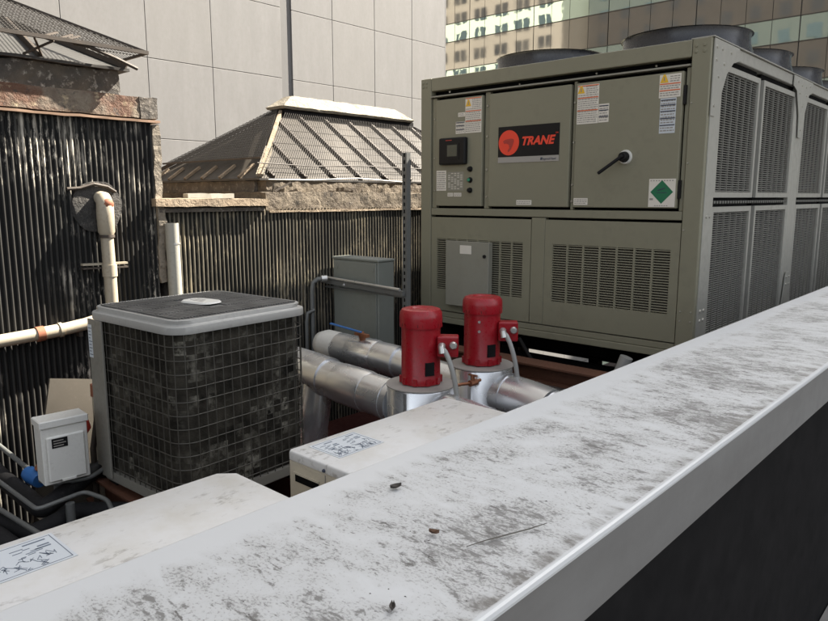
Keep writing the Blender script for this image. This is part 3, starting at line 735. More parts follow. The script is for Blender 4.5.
obj('cylinder_symbol', MB().prism([(cx_ - .030, YF - .0087, cz_ + .012), (cx_ + .018, YF - .0087, cz_ + .026), (cx_ + .026, YF - .0087, cz_ + .022), (cx_ - .022, YF - .0087, cz_ + .006)], (0, -.0005, 0)).box(cx_ - .034, cx_ + .034, YF - .0092, YF - .0087, cz_ - .006, cz_ - .002), 'ink_dark', gs)
mb = MB()
for i in range(9): mb.box(-1.872 + i * .017, -1.862 + i * .017, YF - .0080, YF - .0076, .096, .102)
for i in range(6): mb.box(-1.84 + i * .015, -1.831 + i * .015, YF - .0080, YF - .0076, -.056, -.051)
mb.box(-1.872, -1.85, YF - .0080, YF - .0076, -.02, -.008)
obj('print', mb, 'ink', gs, kind='stuff')
# disconnect handle
hb = obj('handle_ring', MB().tube([(-2.046, YF - .0062, .250), (-2.046, YF - .020, .250)], [.046, .042], 24), 'disc_white', doors[2], smooth=40)
obj('handle_hub', MB().tube([(-2.046, YF - .0202, .250), (-2.046, YF - .050, .250), (-2.046, YF - .062, .250)], [.034, .031, .024], 20), 'black', hb, smooth=40)
obj('handle_lever', MB().bar((-2.035, YF - .066, .258), (-2.190, YF - .090, .148), .022, .020), 'black', hb, bevel=.006, seg=2)
# coil side
XS = CX1
obj('side_top_beam', MB().box(XS - .10, XS - .001, YF + .156, YE, .835, CZ1 - .002), 'galv_lit', ch, bevel=.004)
obj('side_top_flange', MB().box(XS - .12, XS + .012, YF + .003, YE, CZ1, CZ1 + .006), 'galv_lit', ch)
obj('side_base_beam', MB().box(XS - .10, XS - .001, YF + .156, YE, CZ0, -.945), 'tan', ch, bevel=.004)
posts = [(YF + .02, 4.425), (6.105, 6.335), (7.965, 8.19), (9.65, YE)]
for a, b in posts[1:]: obj('side_post', MB().box(XS - .09, XS - .002, a, b, -.944, .834), 'galv_lit', ch, bevel=.004)
obj('corner_flange', MB().box(XS + .0005, XS + .006, YF + .03, 4.425, CZ0 + .01, CZ1 - .004), 'galv_lit', ch)
# gusset plates
def gusset(poly, bl):
    o = obj('gusset', MB().prism([(XS + .007, y, z) for y, z in poly], (.005, 0, 0)), 'galv_lit', ch)
    bolts([(XS + .012, y, z) for y, z in bl], o, 'bolt_heads', .011, 'x')
gusset([(4.275, .905), (4.275, .47), (4.34, .47), (4.40, .56), (4.50, .73), (4.60, .805), (4.70, .83), (4.70, .905)], [(4.31, .86), (4.31, .79), (4.40, .86), (4.55, .86), (4.44, .78), (4.31, .53), (4.36, .70)])
for a, b in posts[1:3]:
    m_ = (a + b) / 2
    gusset([(a - .16, .905), (a - .16, .83), (a - .06, .80), (a + .04, .62), (a + .065, .46), (b - .065, .46), (b - .04, .62), (b + .06, .80), (b + .16, .83), (b + .16, .905)], [(m_ + dy, z) for dy, z in ((-.16, .87), (-.05, .85), (.07, .85), (.18, .87), (-.1, .79), (.1, .79), (0, .52), (0, .70))])
    gusset([(a - .02, -.94), (a + .06, -.60), (b - .06, -.60), (b + .02, -.94)], [(m_ + dy, z) for dy in (-.04, .04) for z in (-.64, -.70, -.9)])
bolts([(XS + .0062, 4.33, z) for z in (-.12, -.70, -.76)] + [(XS + .0062, 4.385, z) for z in (-.12, -.70, -.76)], ch, 'bolt_heads', .012, 'x')
secs = [(4.445, 5.205), (5.285, 6.095), (6.345, 7.145), (7.225, 7.955), (8.20, 8.90), (8.97, 9.64)]
gr = {}
for a, b in secs:
    for z0, z1 in ((-.004, .790), (-.940, -.062)):
        Lx = b - a; f_ = .034
        fr = obj('coil_frame', MB().box(XS - .040, XS - .004, a, a + f_, z0, z1).box(XS - .040, XS - .004, b - f_, b, z0, z1)
                 .box(XS - .039, XS - .005, a + f_, b - f_, z0, z0 + f_).box(XS - .039, XS - .005, a + f_, b - f_, z1 - f_, z1), 'galv_lit', ch)
        ya, yb, za, zb = a + f_, b - f_, z0 + f_, z1 - f_
        mb = MB(); nc = max(4, round((yb - ya) / .115)); cw = (yb - ya) / nc
        for c_ in range(1, nc): mb.box(XS - .026, XS - .014, ya + c_ * cw - .004, ya + c_ * cw + .004, za, zb)
        nr = round((zb - za) / .0145)
        for r_ in range(nr):
            z = za + (r_ + .5) * (zb - za) / nr
            mb.obox((XS - .020, (ya + yb) / 2, z), (0, (yb - ya) / 2, 0), (.004, 0, -.0016), (.0006, 0, .0022))
        obj('grille', mb, 'grille', fr)
        obj('coil', MB().box(XS - .060, XS - .045, a + .004, b - .004, z0 + .004, z1 - .004), 'coil', fr)
        obj('coil_tubes', MB().box(XS - .05, XS - .03, a + .01, b - .01, (-.058 if z0 < -.5 else .794), (-.010 if z0 < -.5 else .832)), 'gap', fr)
for k in range(34): pass
mb = MB()
for k in range(int((YE - 4.45) / .05)): mb.tube([(XS - .035, 4.46 + k * .05, -.033), (XS - .012, 4.46 + k * .05, -.033)], .011, 6)
obj('tube_bends', mb, 'grille', ch, kind='stuff')
obj('left_side_panel', MB().box(CX0, CX0 + .03, YF + .101, YE, CZ0 + .001, CZ1 - .001), 'tan', ch)
obj('top_deck', MB().box(CX0 + .031, XS - .101, YF + .091, YE, .875, .893), 'tan', ch)
# fans
for fx in (-3.16, -2.06):
    for k in range(5):
        fy = 5.13 + k * .985
        if fy > 9.4: continue
        sh = obj('fan_shroud', MB().lathe((fx, fy, .894), [(.475, 0), (.455, .05), (.430, .13), (.424, .188), (.430, .205), (.442, .208), (.416, .208), (.405, .188), (.40, .02)], 48, False, False), 'fan', ch, smooth=35)
        mb = MB()
        for r_ in (.08, .15, .22, .29, .36, .40): mb.tube([(fx + r_ * math.cos(t_ * math.pi / 16), fy + r_ * math.sin(t_ * math.pi / 16), 1.09) for t_ in range(33)], .003, 4, False)
        for q in range(4): mb.bar((fx - .415 * math.cos(q * math.pi / 4), fy - .415 * math.sin(q * math.pi / 4), 1.086), (fx + .415 * math.cos(q * math.pi / 4), fy + .415 * math.sin(q * math.pi / 4), 1.086), .006, .006)
        obj('fan_grille', mb, 'fan', sh)
        mb = MB()
        for q in range(5):
            a = q * 2 * math.pi / 5; u = Vector((math.cos(a), math.sin(a), 0)); v_ = Vector((-math.sin(a), math.cos(a), .35))
            mb.prism([Vector((fx, fy, 1.0)) + u * .06 - v_ * .04, Vector((fx, fy, 1.0)) + u * .39 - v_ * .10, Vector((fx, fy, 1.0)) + u * .39 + v_ * .10, Vector((fx, fy, 1.0)) + u * .06 + v_ * .04], (0, 0, .006))
        mb.lathe((fx, fy, .95), [(.07, 0), (.07, .10), (.04, .12)], 16)
        obj('fan_blades', mb, 'black', sh)

# ------------------------------------------------------------------ dunnage steel
def beam(p, q, h, wd, m, parent, name='beam'):
    p, q = Vector(p), Vector(q); d = (q - p).normalized(); a = d.cross(Vector((0, 0, 1))).normalized(); tk = .012
    mb = MB()
    L = (q - p).length / 2; c = (p + q) / 2
    mb.obox(c + Vector((0, 0, h / 2 - tk / 2)), d * L, a * wd / 2, Vector((0, 0, tk / 2)))
    mb.obox(c - Vector((0, 0, h / 2 - tk / 2)), d * L, a * wd / 2, Vector((0, 0, tk / 2)))
    mb.obox(c, d * (L - .001), a * tk / 2, Vector((0, 0, h / 2 - tk)))
    return obj(name, mb, m, parent)
def column(x, y, t_, m, parent):
    return obj('column', MB().box(x - .05, x + .05, y - .05, y + .05, FL + .016, t_).box(x - .09, x + .09, y - .09, y + .09, FL + .001, FL + .015), m, parent)
du = thing('chiller_support_frame', (-2.7, 7, FL), 'dark steel frame of beams and columns carrying the chiller', 'steel frame')
beam((-3.62, 4.3, -1.105), (-3.62, 9.8, -1.105), .20, .15, 'darksteel', du)
beam((-1.75, 4.3, -1.105), (-1.75, 9.8, -1.105), .20, .15, 'darksteel', du)
beam((-3.9, 4.50, -1.292), (-1.0, 4.50, -1.292), .17, .15, 'darksteel', du)
beam((-3.9, 6.20, -1.38), (-1.0, 6.20, -1.38), .345, .16, 'darksteel', du)  # deep cross beam added to keep the space under the chiller dark
beam((-3.9, 8.6, -1.34), (-1.0, 8.6, -1.34), .265, .16, 'darksteel', du)
beam((-4.12, 5.3, -1.182), (-1.0, 5.3, -1.182), .34, .12, 'darksteel', du)  # added beam, blocks the bright view beneath the chiller base
for x, y, t_ in ((-3.6, 4.5, -1.38), (-1.3, 4.5, -1.38), (-3.2, 6.2, -1.553), (-1.3, 6.2, -1.553), (-3.62, 8.6, -1.474), (-1.75, 8.6, -1.474)): column(x, y, t_, 'darksteel', du)
rb = thing('rusty_beam_frame', (-2.2, 3.84, FL), 'rust brown steel beam on stub columns in front of the chiller base', 'beam')
beam((-3.35, 3.84, -1.130), (-1.05, 3.84, -1.130), .115, .15, 'ruststeel', rb)
for x in (-3.1, -1.3): column(x, 3.84, -1.19, 'ruststeel', rb)
tag(obj('slanted_pipe', MB().tube([(-2.02, 4.12, -1.35), (-1.985, 4.14, -1.2), (-1.93, 4.16, -1.02)], .042, 14), 'conduit', smooth=60), 'grey pipe rising at a slant to the chiller base', 'pipe')
tag(obj('brace_rod', MB().tube([(-2.78, 4.2, -1.02), (-2.52, 4.1, -1.24)], .014, 8), 'darksteel', smooth=60), 'thin dark rod slanting down from the chiller base', 'rod')

# ------------------------------------------------------------------ pumps
def pump(x, y, zt, zb, label, jr):
    t_ = thing('pump', (x, y, FL), label, 'pump', 'red motor pumps')
    J = obj('jacket', MB().lathe((x, y, FL), [(jr, 0), (jr, zb - .02 - FL), (jr - .006, zb - .012 - FL)], 48), 'alu', t_, smooth=40)
    obj('jacket_seam', MB().bar((x + jr * math.cos(R(-75)), y + jr * math.sin(R(-75)), FL + .1), (x + jr * math.cos(R(-75)), y + jr * math.sin(R(-75)), zb - .02), .02, .006, up=(0, 1, 0)), 'alu', J)
    obj('jacket_lid', MB().lathe((x, y, zb - .0115), [(jr + .004, 0), (jr + .004, .006), (.05, .012)], 48), 'strip', J, smooth=40)
    r = .106; h = zt - zb
    M_ = obj('motor', MB().lathe((x, y, zb + .003), [(r * 1.03, 0), (r * 1.03, .035), (r, .04), (r, h * .76)], 40), 'red', t_, smooth=35)
    obj('fan_cover', MB().lathe((x, y, zb + .003 + h * .755), [(r * 1.09, 0), (r * 1.10, h * .02), (r * 1.10, h * .12), (r * 1.07, h * .19), (r * .97, h * .228), (r * .82, h * .24), (r * .55, h * .236), (r * .5, h * .225)], 40), 'red', M_, smooth=35)
    for a in (-150, -100, -50, 10):
        a = R(a); obj('vent_slot', MB().obox((x + r * 1.055 * math.cos(a), y + r * 1.055 * math.sin(a), zb + h * .80), (-math.sin(a) * .014, math.cos(a) * .014, 0), (math.cos(a) * .004, math.sin(a) * .004, 0), (0, 0, .008)), 'black', M_)
    for k in range(10):
        a = R(k * 36 + 8); obj('foot_lug', MB().obox((x + r * 1.03 * math.cos(a), y + r * 1.03 * math.sin(a), zb + .022), (-math.sin(a) * .011, math.cos(a) * .011, 0), (math.cos(a) * .008, math.sin(a) * .008, 0), (0, 0, .018)), 'red', M_)
    a = R(-18); obj('nameplate', MB().obox((x + r * 1.005 * math.cos(R(-22)), y + r * 1.005 * math.sin(R(-22)), zb + h * .23), (-math.sin(R(-22)) * .026, math.cos(R(-22)) * .026, 0), (math.cos(R(-22)) * .004, math.sin(R(-22)) * .004, 0), (0, 0, .036)), 'black', M_)
    # terminal box
    bx, by, bz = x + .145, y + .055, zt - .195
    u = Vector((.80, .60, 0)); n_ = Vector((.60, -.80, 0))
    tb = obj('terminal_box', MB().obox((bx, by, bz), u * .056, n_ * .042, (0, 0, .056)), 'red', M_, bevel=.008, seg=2)
    for du, dz, L in ((-.030, .006, .03), (.030, .012, .02)):
        p = Vector((bx, by, bz + dz)) + u * du + n_ * .045
        obj('fitting', MB().tube([p, p + n_ * .012, p + n_ * L], [.021, .021, .015], 12), 'zinc', tb, smooth=40)
    p = Vector((bx, by, bz + .006)) + u * (-.030) + n_ * .075
    pts = []
    for k in range(15):
        s_ = k / 14; ang = min(1, s_ * 2.4) * math.pi / 2
        pts.append(p + n_ * (.030 * math.sin(ang)) + u * (.085 * s_ ** .7 + .06 * math.sin(s_ * math.pi) * .5) + Vector((0, 0, -.58 * s_ ** 1.25)))
    obj('conduit_elbow', MB().tube([p - n_ * .012, p + n_ * .006, p + n_ * .012 + Vector((0, 0, -.03)) + u * .004], .017, 12), 'zinc', tb, smooth=60)
    obj('flexible_conduit', MB().tube(pts, .0135, 12), 'conduit', t_, smooth=70)
    return t_
p1 = pump(-2.459, 2.76, -.590, -1.000, 'left pump with a red motor on a shiny aluminium drum, nearer the round-cornered condenser', .186)
p2 = pump(-2.405, 3.24, -.570, -.968, 'right pump with a red motor on a shiny aluminium drum, nearer the chiller', .184)
for z in (.66, .52): obj('bolt_heads', MB().tube([(-2.405 + .1065 * math.cos(R(-62)), 3.24 + .1065 * math.sin(R(-62)), -.97 + .40 * z), (-2.405 + .112 * math.cos(R(-62)), 3.24 + .112 * math.sin(R(-62)), -.97 + .40 * z)], .008, 8), 'zinc', p2)
# insulated pipes with aluminium jackets
def jpipe(path, r, label, bands=(), n=28, extra=None):
    t_ = thing('insulated_pipe', (path[0][0], path[0][1], path[0][2] - r), label, 'pipe')
    obj('jacket', MB().tube(path, r, n), 'alu', t_, smooth=40)
    for p, d in bands:
        p = Vector(p); d = Vector(d).normalized(); obj('band', MB().tube([p - d * .013, p + d * .013], r * 1.03, n), 'alu', t_, smooth=40)
    return t_
t1 = jpipe([(-2.64, 2.76, -1.150), (-2.90, 2.762, -1.136), (-3.24, 2.765, -1.118)], .118, 'aluminium jacketed pipe running from the left pump behind the round-cornered condenser', [((-3.245, 2.765, -1.118), (-1, .0, .05)), ((-2.70, 2.76, -1.147), (-1, 0, .05))])
obj('jacket_run', MB().tube([(-3.23, 2.765, -1.115), (-3.45, 2.77, -1.102), (-3.80, 2.775, -1.085)], .126, 28), 'alu', t1, smooth=40)
obj('drop_leg', MB().tube([(-3.33, 2.75, -1.16), (-3.33, 2.72, -1.32), (-3.33, 2.70, -1.45), (-3.33, 2.70, -1.94)], [.10, .105, .10, .10], 24), 'alu', t1, smooth=40)
obj('overlap_sheet', MB().tube([(-2.86, 2.76, -1.138), (-2.89, 2.762, -1.1365), (-3.10, 2.764, -1.1255), (-3.13, 2.764, -1.124)], [.119, .124, .1225, .119], 28), 'alu', t1, smooth=40)
t2 = jpipe([(-2.58, 3.25, -1.12), (-2.9, 3.26, -1.10), (-3.12, 3.27, -1.085)], .095, 'aluminium jacketed pipe from the right pump with a blue lever valve', [((-3.13, 3.27, -1.085), (-1, 0, .05))])
obj('jacket_run', MB().tube([(-3.10, 3.27, -1.085), (-3.40, 3.27, -1.075), (-3.70, 3.27, -1.07)], .108, 28), 'alu', t2, smooth=40)
obj('overlap_sheet', MB().tube([(-3.30, 3.27, -1.078), (-3.32, 3.27, -1.0775), (-3.52, 3.27, -1.0735), (-3.55, 3.27, -1.073)], [.109, .1135, .1125, .109], 28), 'alu', t2, smooth=40)
obj('end_cap', MB().tube([(-3.69, 3.27, -1.07), (-3.83, 3.27, -1.065), (-3.90, 3.27, -1.065), (-3.93, 3.27, -1.065)], [.108, .106, .085, .03], 28), 'disc_white', t2, smooth=60)
vs_ = obj('valve_stem', MB().tube([(-3.42, 3.24, -.98), (-3.42, 3.22, -.92)], .022, 12).bar((-3.47, 3.22, -.93), (-3.35, 3.22, -.935), .03, .02), 'copper', t2)
obj('valve_lever', MB().bar((-3.40, 3.205, -.912), (-3.70, 3.19, -.885), .022, .010), 'blue', vs_, bevel=.003)
t3 = jpipe([(-2.26, 3.24, -1.13), (-2.06, 3.22, -1.14), (-1.90, 3.20, -1.155)], .128, 'aluminium jacketed pipe leaving the right pump toward the parapet', [((-2.20, 3.235, -1.13), (1, -.1, 0))])
obj('elbow', MB().tube([(-1.91, 3.20, -1.155), (-1.80, 3.19, -1.19), (-1.74, 3.18, -1.27), (-1.72, 3.18, -1.40), (-1.72, 3.18, -1.94)], .132, 20), 'alu', t3, smooth=30)
t4 = jpipe([(-2.29, 2.74, -1.14), (-2.10, 2.72, -1.14), (-1.95, 2.70, -1.15)], .115, 'aluminium jacketed pipe leaving the left pump behind the far white condenser')
obj('elbow', MB().tube([(-1.96, 2.70, -1.15), (-1.86, 2.69, -1.18), (-1.80, 2.68, -1.28), (-1.79, 2.68, -1.94)], .118, 20), 'alu', t4, smooth=30)
cp = thing('copper_line', (-2.35, 2.99, -1.08), 'thin copper line with a fitting between the two pump drums', 'pipe')
obj('tube', MB().tube([(-2.36, 2.92, -1.04), (-2.33, 2.96, -1.03), (-2.31, 3.0, -1.03), (-2.30, 3.09, -1.025)], .009, 8), 'copper', cp, smooth=60)
obj('fitting', MB().tube([(-2.305, 3.0, -1.03), (-2.30, 3.05, -1.028)], .019, 8), 'copper', cp)
obj('bleed_valve', MB().tube([(-2.30, 3.02, -1.02), (-2.30, 3.02, -.985)], .012, 8).bar((-2.33, 3.02, -.985), (-2.27, 3.02, -.985), .01, .008), 'copper', cp)

# ------------------------------------------------------------------ grey cabinet on strut frame
cab = thing('electrical_cabinet', (-3.85, 3.70, -1.20), 'grey electrical cabinet on struts in front of the tan ribbed wall', 'cabinet')
obj('body', MB().box(-4.165, -3.66, 3.63, 3.80, -1.185, -.482), 'cab', cab, bevel=.005)
obj('lid', MB().box(-4.172, -3.653, 3.622, 3.806, -.481, -.462), 'cab', cab, bevel=.005)
obj('upper_panel', MB().box(-4.15, -3.675, 3.618, 3.6295, -.66, -.492), 'cab', cab, bevel=.003)
obj('lower_panel', MB().box(-4.15, -3.675, 3.619, 3.6295, -1.17, -.70), 'cab', cab, bevel=.003)
for x in (-4.11, -3.71): obj('knockout', MB().tube([(x, 3.6175, -.535), (x, 3.615, -.535)], .02, 14), 'cab', cab)
sf = thing('strut_frame', (-3.34, 3.60, FL), 'dark steel strut post and rail bracing the grey cabinet', 'strut')
obj('post', MB().box(-3.362, -3.32, 3.575, 3.582, FL, .30).box(-3.362, -3.355, 3.582, 3.617, FL, .30).box(-3.327, -3.32, 3.582, 3.617, FL, .30), 'strut', sf)
mb = MB()
for k in range(40): mb.box(-3.347, -3.335, 3.5735, 3.5745, -1.6 + k * .048, -1.575 + k * .048)
obj('slots', mb, 'gap', sf, kind='stuff')
rl = obj('rail', MB().bar((-4.27, 3.565, -.648), (-3.335, 3.565, -.678), .036, .036), 'strut', sf)
obj('rail_pipe', MB().tube([(-4.25, 3.545, -.618), (-3.36, 3.545, -.650)], .012, 8), 'zinc', sf, smooth=60)
bolts([(-3.95, 3.545, -.665)], sf, 'bolt_heads', .014, m='zinc')
obj('rear_rail', MB().bar((-4.2, 3.59, -.70), (-3.36, 3.59, -.705), .03, .012), 'strut', sf)

wc = thing('wall_conduit', (-4.16, 3.42, FL), 'dark conduit with an elbow on the ribbed wall left of the grey cabinet', 'conduit')
obj('conduit', MB().tube([(-4.155, 3.40, FL), (-4.155, 3.40, -.70), (-4.15, 3.41, -.65), (-4.13, 3.44, -.625), (-4.10, 3.50, -.622)], .018, 10), 'strut', wc, smooth=60)
obj('fitting', MB().tube([(-4.118, 3.465, -.623), (-4.10, 3.505, -.622)], .026, 10), 'zinc', wc, smooth=60)
obj('branch', MB().tube([(-4.155, 3.34, FL), (-4.155, 3.34, -.95), (-4.15, 3.35, -.88), (-4.13, 3.40, -.86)], .014, 10), 'strut', wc, smooth=60)
# ------------------------------------------------------------------ round-cornered condenser
AX, AY, AS, AR = -3.016, 1.768, .76, .0589
ac = thing('air_conditioner_condenser', (AX, AY, -1.37), 'square dirty condenser with rounded corners, wire guard and grey rim', 'condenser')
AB = -1.365
obj('base_pan', MB().loft([rrect(AX, AY, .735, .735, .09, AR, AB), rrect(AX, AY, .745, .745, .09, AR, AB + .005), rrect(AX, AY, .745, .745, .09, AR, AB + .05)]), 'ac_panel', ac, smooth=40)
obj('coil', MB().loft([rrect(AX, AY, .70, .70, .085, AR, AB + .051), rrect(AX, AY, .70, .70, .085, AR, -.571)]), 'ac_coil', ac, smooth=40)
L1 = [(0.742, -.572), (.760, -.570), (.762, -.567), (.762, -.540), (.759, -.5365), (.754, -.5355), (.730, -.534), (.722, -.530), (.716, -.514), (.712, -.511), (.696, -.510), (.690, -.514)]
obj('rim', MB().loft([rrect(AX, AY, s_, s_, .10 if s_ > .72 else .075, AR, z, 10) for s_, z in L1]), 'ac_rim', ac, smooth=28)
tp = obj('top_grille', MB().loft([rrect(AX, AY, .689, .689, .07, AR, -.5145), rrect(AX, AY, .689, .689, .07, AR, -.5115)]), 'ac_top', ac)
mb = MB()
rotv = lambda x, y, z: Vector((AX + x * math.cos(AR) - y * math.sin(AR), AY + x * math.sin(AR) + y * math.cos(AR), z))
for k in range(44):
    y = -.325 + k * .0151
    for xa, xb in ((-.32, -.165), (-.155, -.005), (.005, .155), (.165, .32)):
        if abs(y) < .045 and xa < .06 and xb > -.06 + .0 and abs((xa + xb) / 2) < .1: continue
        mb.obox(rotv((xa + xb) / 2, y, -.5085), (rotv(1, 0, 0) - rotv(0, 0, 0)) * ((xb - xa) / 2), (rotv(0, 1, 0) - rotv(0, 0, 0)) * .004, (0, 0, .0022))
obj('top_slats', mb, 'ac_top', ac)
bd = obj('badge', MB().loft([rrect(AX + .0, AY + .01, .20, .13, .05, AR + R(8), -.504), rrect(AX, AY + .01, .19, .12, .05, AR + R(8), -.496)]), 'disc_white', ac)
mb = MB()
for k in range(3): mb.box(AX - .06, AX + .05 - .02 * k, AY - .015 + k * .02, AY - .007 + k * .02, -.4958, -.4952)
obj('badge_print', mb, 'strip', bd, kind='stuff')
# wire guard: rings and uprights
mb = MB(); ringp = lambda z, s_=.735: rrect(AX, AY, s_, s_, .09, AR, z, 8)
zr = [AB + .075 + k * .0605 for k in range(12)]
for z in zr:
    p = ringp(z); mb.tube(p + [p[0]], .0024, 5, False)
obj('guard_rings', mb, 'guard', ac)
mb = MB(); P_ = ringp(0.0); P_.append(P_[0]); acc = 0; nxt = 0; 
for a, b in zip(P_, P_[1:]):
    L_ = (b - a).length
    while nxt <= acc + L_:
        q = a + (b - a) * ((nxt - acc) / L_) if L_ else a
        mb.bar((q.x, q.y, AB + .05), (q.x, q.y, -.57), .0034, .0034); nxt += .0455
    acc += L_
obj('guard_uprights', mb, 'guard', ac)
# plain sheet metal corner with service panel on the left of the near face
def acface(x0, x1, z0, z1, off): return [rotv(x0, -.37 - off, z0), rotv(x1, -.37 - off, z0), rotv(x1, -.37 - off, z1), rotv(x0, -.37 - off, z1)]
yv = rotv(0, -1, 0) - rotv(0, 0, 0)
obj('corner_panel', MB().prism(acface(-.366, -.318, AB + .06, -.572, .0), yv * .006), 'ac_panel', ac, bevel=.002)
obj('service_panel', MB().prism(acface(-.316, -.225, AB + .02, -.572, .002), yv * .012), 'ac_panel', ac, bevel=.003)
lb = obj('rating_label', MB().prism(acface(-.364, -.322, -.76, -.60, .0065), yv * .001), 'label_white', ac)
mb = MB()
for k in range(9): mb.prism(acface(-.358, -.358 + [.03, .02, .026, .014, .03, .022, .028, .018, .03][k], -.615 - k * .016 - .004, -.615 - k * .016, .0078), yv * .0005)
obj('print', mb, 'ink_blue', lb, kind='stuff')
for sx, sy in ((-.30, -.30), (.30, -.30), (-.30, .30), (.30, .30)):
    c = rotv(sx, sy, 0); obj('foot', MB().box(c.x - .04, c.x + .04, c.y - .04, c.y + .04, -1.40, AB - .001), 'black', ac)
cf = thing('condenser_support_frame', (-3.1, 1.77, FL), 'rusty steel beams on stub columns under the round-cornered condenser', 'steel frame')
for k, y in enumerate((1.44, 2.10)):
    beam((-4.1, y, -1.476), (-2.2, y, -1.476), .15, .14, 'ruststeel' if k == 0 else 'redsteel', cf)
    for x in (-4.0, -2.4): column(x, y, -1.552, 'redsteel', cf)
pf = thing('pump_platform', (-2.5, 3.0, FL), 'dark red steel platform under the pumps', 'platform')
obj('plate', MB().box(-3.7, -1.3, 2.30, 3.70, -1.62, -1.60), 'redsteel', pf)
for x in (-3.6, -1.4):
    for y in (2.4, 3.6): obj('leg', MB().box(x - .04, x + .04, y - .04, y + .04, FL, -1.621), 'redsteel', pf)

# ------------------------------------------------------------------ white condensers by the parapet
def split(y0, y1, label, sticker_rect, end_seen):
    x0, x1, zt, zb = -1.905, -1.57, -.88, -1.50
    t_ = thing('split_condenser', ((x0 + x1) / 2, (y0 + y1) / 2, zb - .03), label, 'condenser', 'white condensers beside the parapet')
    obj('body', MB().box(x0 + .004, x1 - .004, y0 + .004, y1 - .004, zb, zt - .034), 'cream', t_, bevel=.006, seg=2)
    c_ = .045 if not end_seen else .012
    plan = [(x0, y0 + .012), (x0 + .012, y0), (x1 - .012, y0), (x1, y0 + .012), (x1, y1 - .012), (x1 - .012, y1), (x0 + c_, y1), (x0, y1 - c_)]
    lid = MB().loft([[Vector((x, y, zt - .033)) for x, y in plan], [Vector((x, y, zt - .006)) for x, y in plan],
                     [Vector((x0 + (x - x0) * .985 + .0025, y0 + (y - y0) * .993 + .003, zt)) for x, y in plan]])
    L = obj('top_cover', lid, 'split_top', t_, bevel=.002, smooth=30)
    bolts([(x0 + .20, y0 - .001, zt - .022)], t_, 'bolt_heads', .007, m='ink_dark')
    obj('panel_seam', MB().box(x0 + .198, x0 + .202, y0 + .0025, y0 + .0038, zb + .02, zt - .04), 'ink', t_)
    h_ = obj('handle_recess', MB().box(x0 + .040, x0 + .165, y0 + .001, y0 + .0038, zt - .105, zt - .077), 'gap', t_)
    obj('handle_lip', MB().box(x0 + .034, x0 + .170, y0 - .003, y0 + .0035, zt - .0765, zt - .070), 'cream', h_)
    for y in (y0 + .12, y1 - .12): obj('foot', MB().box(x0 - .01, x1 + .01, y - .03, y + .03, zb - .03, zb - .001), 'darksteel', t_)
    # label on the top
    (lx0, lx1, ly0, ly1) = sticker_rect
    lb = obj('wiring_label', MB().box(lx0, lx1, ly0, ly1, zt + .0004, zt + .0014), 'label_white', t_)
    return t_, lb
def label_print(lb, x0, x1, y0, y1, z, seed):
    rd = random.Random(seed); mb = MB(); za, zb = z + .0016, z + .0020
    # frame
    fr = MB().box(x0, x1, y0, y0 + .0016, za, zb).box(x0, x1, y1 - .0016, y1, za, zb).box(x0, x0 + .0016, y0 + .0017, y1 - .0017, za, zb).box(x1 - .0016, x1, y0 + .0017, y1 - .0017, za, zb)
    obj('label_frame', fr, 'ink_blue', lb)
    # headings (lines along y), then a schematic of squiggles
    for hx, L_ in ((.10, .55), (.28, .32), (.36, .40)):
        x = x0 + (x1 - x0) * hx
        for s_ in (.97, .45):
            ye = y0 + (y1 - y0) * s_; mb.box(x - .003, x + .003, ye - (y1 - y0) * L_ * .42, ye - .008, za, zb)
    for k in range(7):
        x = x0 + (x1 - x0) * (.20 + .055 * k); y = y0 + (y1 - y0) * rd.uniform(.55, .8); mb.box(x - .0015, x + .0015, y, y + (y1 - y0) * rd.uniform(.06, .16), za, zb)
        y = y0 + (y1 - y0) * rd.uniform(.05, .2); mb.box(x - .0015, x + .0015, y, y + (y1 - y0) * rd.uniform(.06, .16), za, zb)
    obj('print', mb, 'ink_blue', lb, kind='stuff')
    mb = MB()
    for k in range(34):
        a = Vector((x0 + (x1 - x0) * rd.uniform(.62, .92), y0 + (y1 - y0) * (.06 + .88 * k / 34), z + .0018))
        for q in range(3):
            b = Vector((min(x1 - .006, max(x0 + .5 * (x1 - x0), a.x + rd.uniform(-.028, .028))), min(y1 - .005, max(y0 + .005, a.y + rd.uniform(-.018, .018))), a.z))
            if (b - a).length > .003: mb.bar(a, b, .0017, .0004)
            a = b
    obj('schematic', mb, 'ink_blue', lb, kind='stuff')
w1, l1 = split(.20, 1.195, 'near white condenser at the bottom left with a wiring label on its stained top', (-1.872, -1.70, .34, .628), False)
label_print(l1, -1.864, -1.708, .35, .620, -.88, 3)
w2, l2 = split(1.43, 2.31, 'far white condenser with a slotted handle, between the parapet and the pumps', (-1.872, -1.705, 1.50, 1.715), True)
label_print(l2, -1.864, -1.713, 1.508, 1.707, -.88, 8)
for ya, yb, lab in ((.35, 1.05, 'dark steel stand under the near white condenser'), (1.58, 2.16, 'dark steel stand under the far white condenser')):
    st_ = thing('condenser_stand', (-1.73, (ya + yb) / 2, FL), lab, 'stand')
    for y in (ya, yb):
        obj('rail', MB().box(-2.02, -1.45, y - .04, y + .04, -1.60, -1.531), 'darksteel', st_)
        for x in (-1.95, -1.52): obj('leg', MB().box(x - .03, x + .03, y - .03, y + .03, FL, -1.601), 'darksteel', st_)

